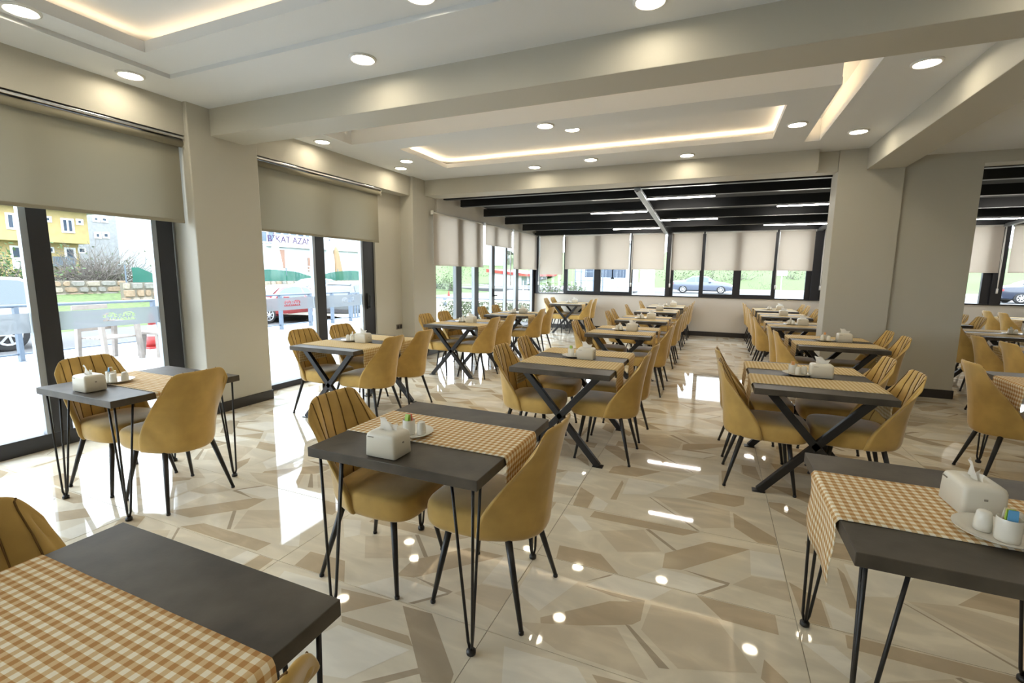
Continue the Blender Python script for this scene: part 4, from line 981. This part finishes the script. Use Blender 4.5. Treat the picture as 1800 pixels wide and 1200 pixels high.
# pale house, gantry and fence outside the far left windows
B = thing('house', 'pale low house outside the far left windows', 'house'); Y = 42.0
a, b = at_y(1012, 480, Y).x, at_y(1104, 480, Y).x
q = MB(); q.box(a, b, Y, Y+6, -.1, 4.2); q.build('wall', whiteb, B); q = MB(); q.box(a-.4, b+.4, Y-.5, Y+6.4, 4.2, 4.45); q.build('roof_slab', conc, B)
for px in (1040, 1066, 1088):
    p = at_y(px, 483, Y); q = MB(); q.box(p.x-.7, p.x+.7, Y-.06, Y+.05, 1.2, 2.6); f = q.build('window', plast, B); q = MB(); q.box(p.x-.6, p.x+.6, Y-.08, Y-.055, 1.3, 2.5); q.build('pane', wing, f)
t = thing('metal_gantry', 'thin metal grid frame standing outside left of the mullion', 'frame', (at_y(1027, 490, 30).x, 30, 0))
for x in (-.5, -.17, .5, 1.0):
    q = MB(); q.tube([(x*1.2, 0, -.1), (x*1.2, 0, 3.2)], .035, 6); q.build('post', steel, t)
for z in (1.15, 1.7, 2.3):
    q = MB(); q.tube([(-.6, 0, z), (1.2, 0, z)], .025, 6); q.build('rail', steel, t)
t = thing('white_gatepost', 'thick white round column outside the far window left of the spine', 'column', (at_y(1138, 490, 34).x, 34, 0))
q = MB(); q.lathe([(.55, -.2), (.5, .2), (.48, 2.2), (.9, 2.7), (1.2, 3.3), (1.2, 3.4)]); q.build('shaft', whitep, t, smooth=True); q = MB(); q.lathe([(.7, -.2), (.7, .1)]); q.build('plinth', conc, t)
t = thing('wire_fence', 'low post and wire fence along the open ground', 'fence', (0, 35.2, 0))
for i in range(11):
    x = -14+1.0*i; q = MB(); q.tube([(x, 0, -.2), (x, 0, 1.0)], .04, 6); q.build('post', plast, t)
for z in (.35, .65, .95):
    q = MB(); q.tube([(-14, 0, z), (-4.0, 0, z)], .012, 4); q.build('wire', steel, t)
q = thing('road_sign', 'small white sign on a thin pole outside the window left of the pillar', 'sign', (at_y(1374, 490, 35).x, 35, 0))
m_ = MB(); m_.tube([(0, 0, -.1), (0, 0, 2.4)], .03, 6); m_.build('pole', plast, q); m_ = MB(); m_.box(-.3, .3, -.04, -.02, 1.6, 2.3); m_.build('sign_plate', whitep, q)
# beyond the glazed side of the sunroom: bollards, hedge, red awning, low house
for i, px in enumerate((782, 827)):
    p = at_x(px, 523, -12.2-.6*i); t = thing('bollard', ('grey bollard seen through the first pane of the glazed side', 'grey bollard seen through the second pane of the glazed side')[i], 'bollard', (p.x, p.y, GZ), group='grey street bollards')
    q = MB(); q.lathe([(.09, 0), (.09, p.z-GZ-.04), (.06, p.z-GZ)]); q.build('post', steel, t, smooth=True); q = MB(); q.lathe([(.094, p.z-GZ-.22), (.094, p.z-GZ-.12)]); q.build('reflective_band', whitep, t)
p = at_x(789, 527, -18); t = thing('traffic_cone', 'tiny red traffic cone on the road beside the bollard', 'cone', (p.x, p.y, GZ)); q = MB(); q.box(-.2, .2, -.2, .2, 0, .04); q.lathe([(.16, .04), (.03, .7)]); q.build('cone_body', red, t)
t = thing('planter_hedge', 'grey green hedge behind a low rail beside the glazed door', 'hedge', (-6.5, 13.4, -.1)); q = MB(); R = random.Random(5)
for i in range(2600):
    c = Vector((R.uniform(-1.6, 1.6), R.uniform(-.35, .35), R.uniform(.1, .72))); a, b = Vector((R.gauss(0, 1), R.gauss(0, 1), R.gauss(0, 1))).normalized(), Vector((R.gauss(0, 1), R.gauss(0, 1), R.gauss(0, 1))).normalized()
    q.quad([c-a*.05, c+b*.025, c+a*.05, c-b*.025])
o = q.build('foliage', leaf2, t); o['kind'] = 'stuff'
q = MB(); q.tube([(-1.9, -.6, .85), (1.7, -.6, .85)], .02, 6); q.build('rail', steel, t)
q = MB(); q.box(-1.7, 1.7, -.4, .4, -.2, .16); q.build('planter_box', conc, t)
p = at_x(917, 478, -24); B = thing('kiosk', 'white kiosk under a red awning outside the side windows', 'kiosk', (p.x, p.y, GZ))
q = MB(); q.box(-2, 2, -6, 6, 0, 2.2); q.build('wall', whitep, B); q = MB(); q.hexa([(-2.2, -6.4, 2.2), (3, -6.4, 1.75), (3, 6.4, 1.75), (-2.2, 6.4, 2.2)], [(-2.2, -6.4, 2.6), (3, -6.4, 2.05), (3, 6.4, 2.05), (-2.2, 6.4, 2.6)]); q.build('awning', red, B)
for i in range(4):
    q = MB(); q.box(2.0, 2.04, -5+2.7*i, -3.2+2.7*i, .6, 1.7); q.build('window', mat('pale_sky_window', (.16, .20, .23), .08), B)
p = at_x(850, 445, -46); B = thing('apartment_house', 'white two-storey house with balconies far beyond the glazed side', 'house', (p.x, p.y, 0), .35)
q = MB(); q.box(-5, 5, -10, 10, -.5, 9); q.build('wall', whiteb, B)
for z in (3.2, 6.2):
    q = MB(); q.box(5, 6.3, -9, 9, z-.2, z); q.build('balcony_slab', conc, B)
    q = MB(); q.box(6.22, 6.28, -9, 9, z, z+.95); q.build('balcony_railing', steel if z < 5 else plast, B)
    for i in range(5):
        q = MB(); q.box(4.97, 5.05, -8+3.6*i, -6.4+3.6*i, z+.2, z+2.2); q.build('window', wing, B)
for i, (px, X, h, lb) in enumerate(((795, -24, 2.6, 'green shrub by the road in the first side pane'), (770, -26, 2.4, 'green shrub next to the column in the first side pane'), (835, -34, 3.4, 'tree beyond the road left of the short blind'), (872, -34, 3.0, 'tree beyond the road below the short blind'))):
    p = at_x(px, 475, X); shrub('bush', lb, (X, p.y, GZ+.3), h*.7, h*.7, h, 26, 120+i, leaf, 500, 'bush', 'bushes beyond the road')
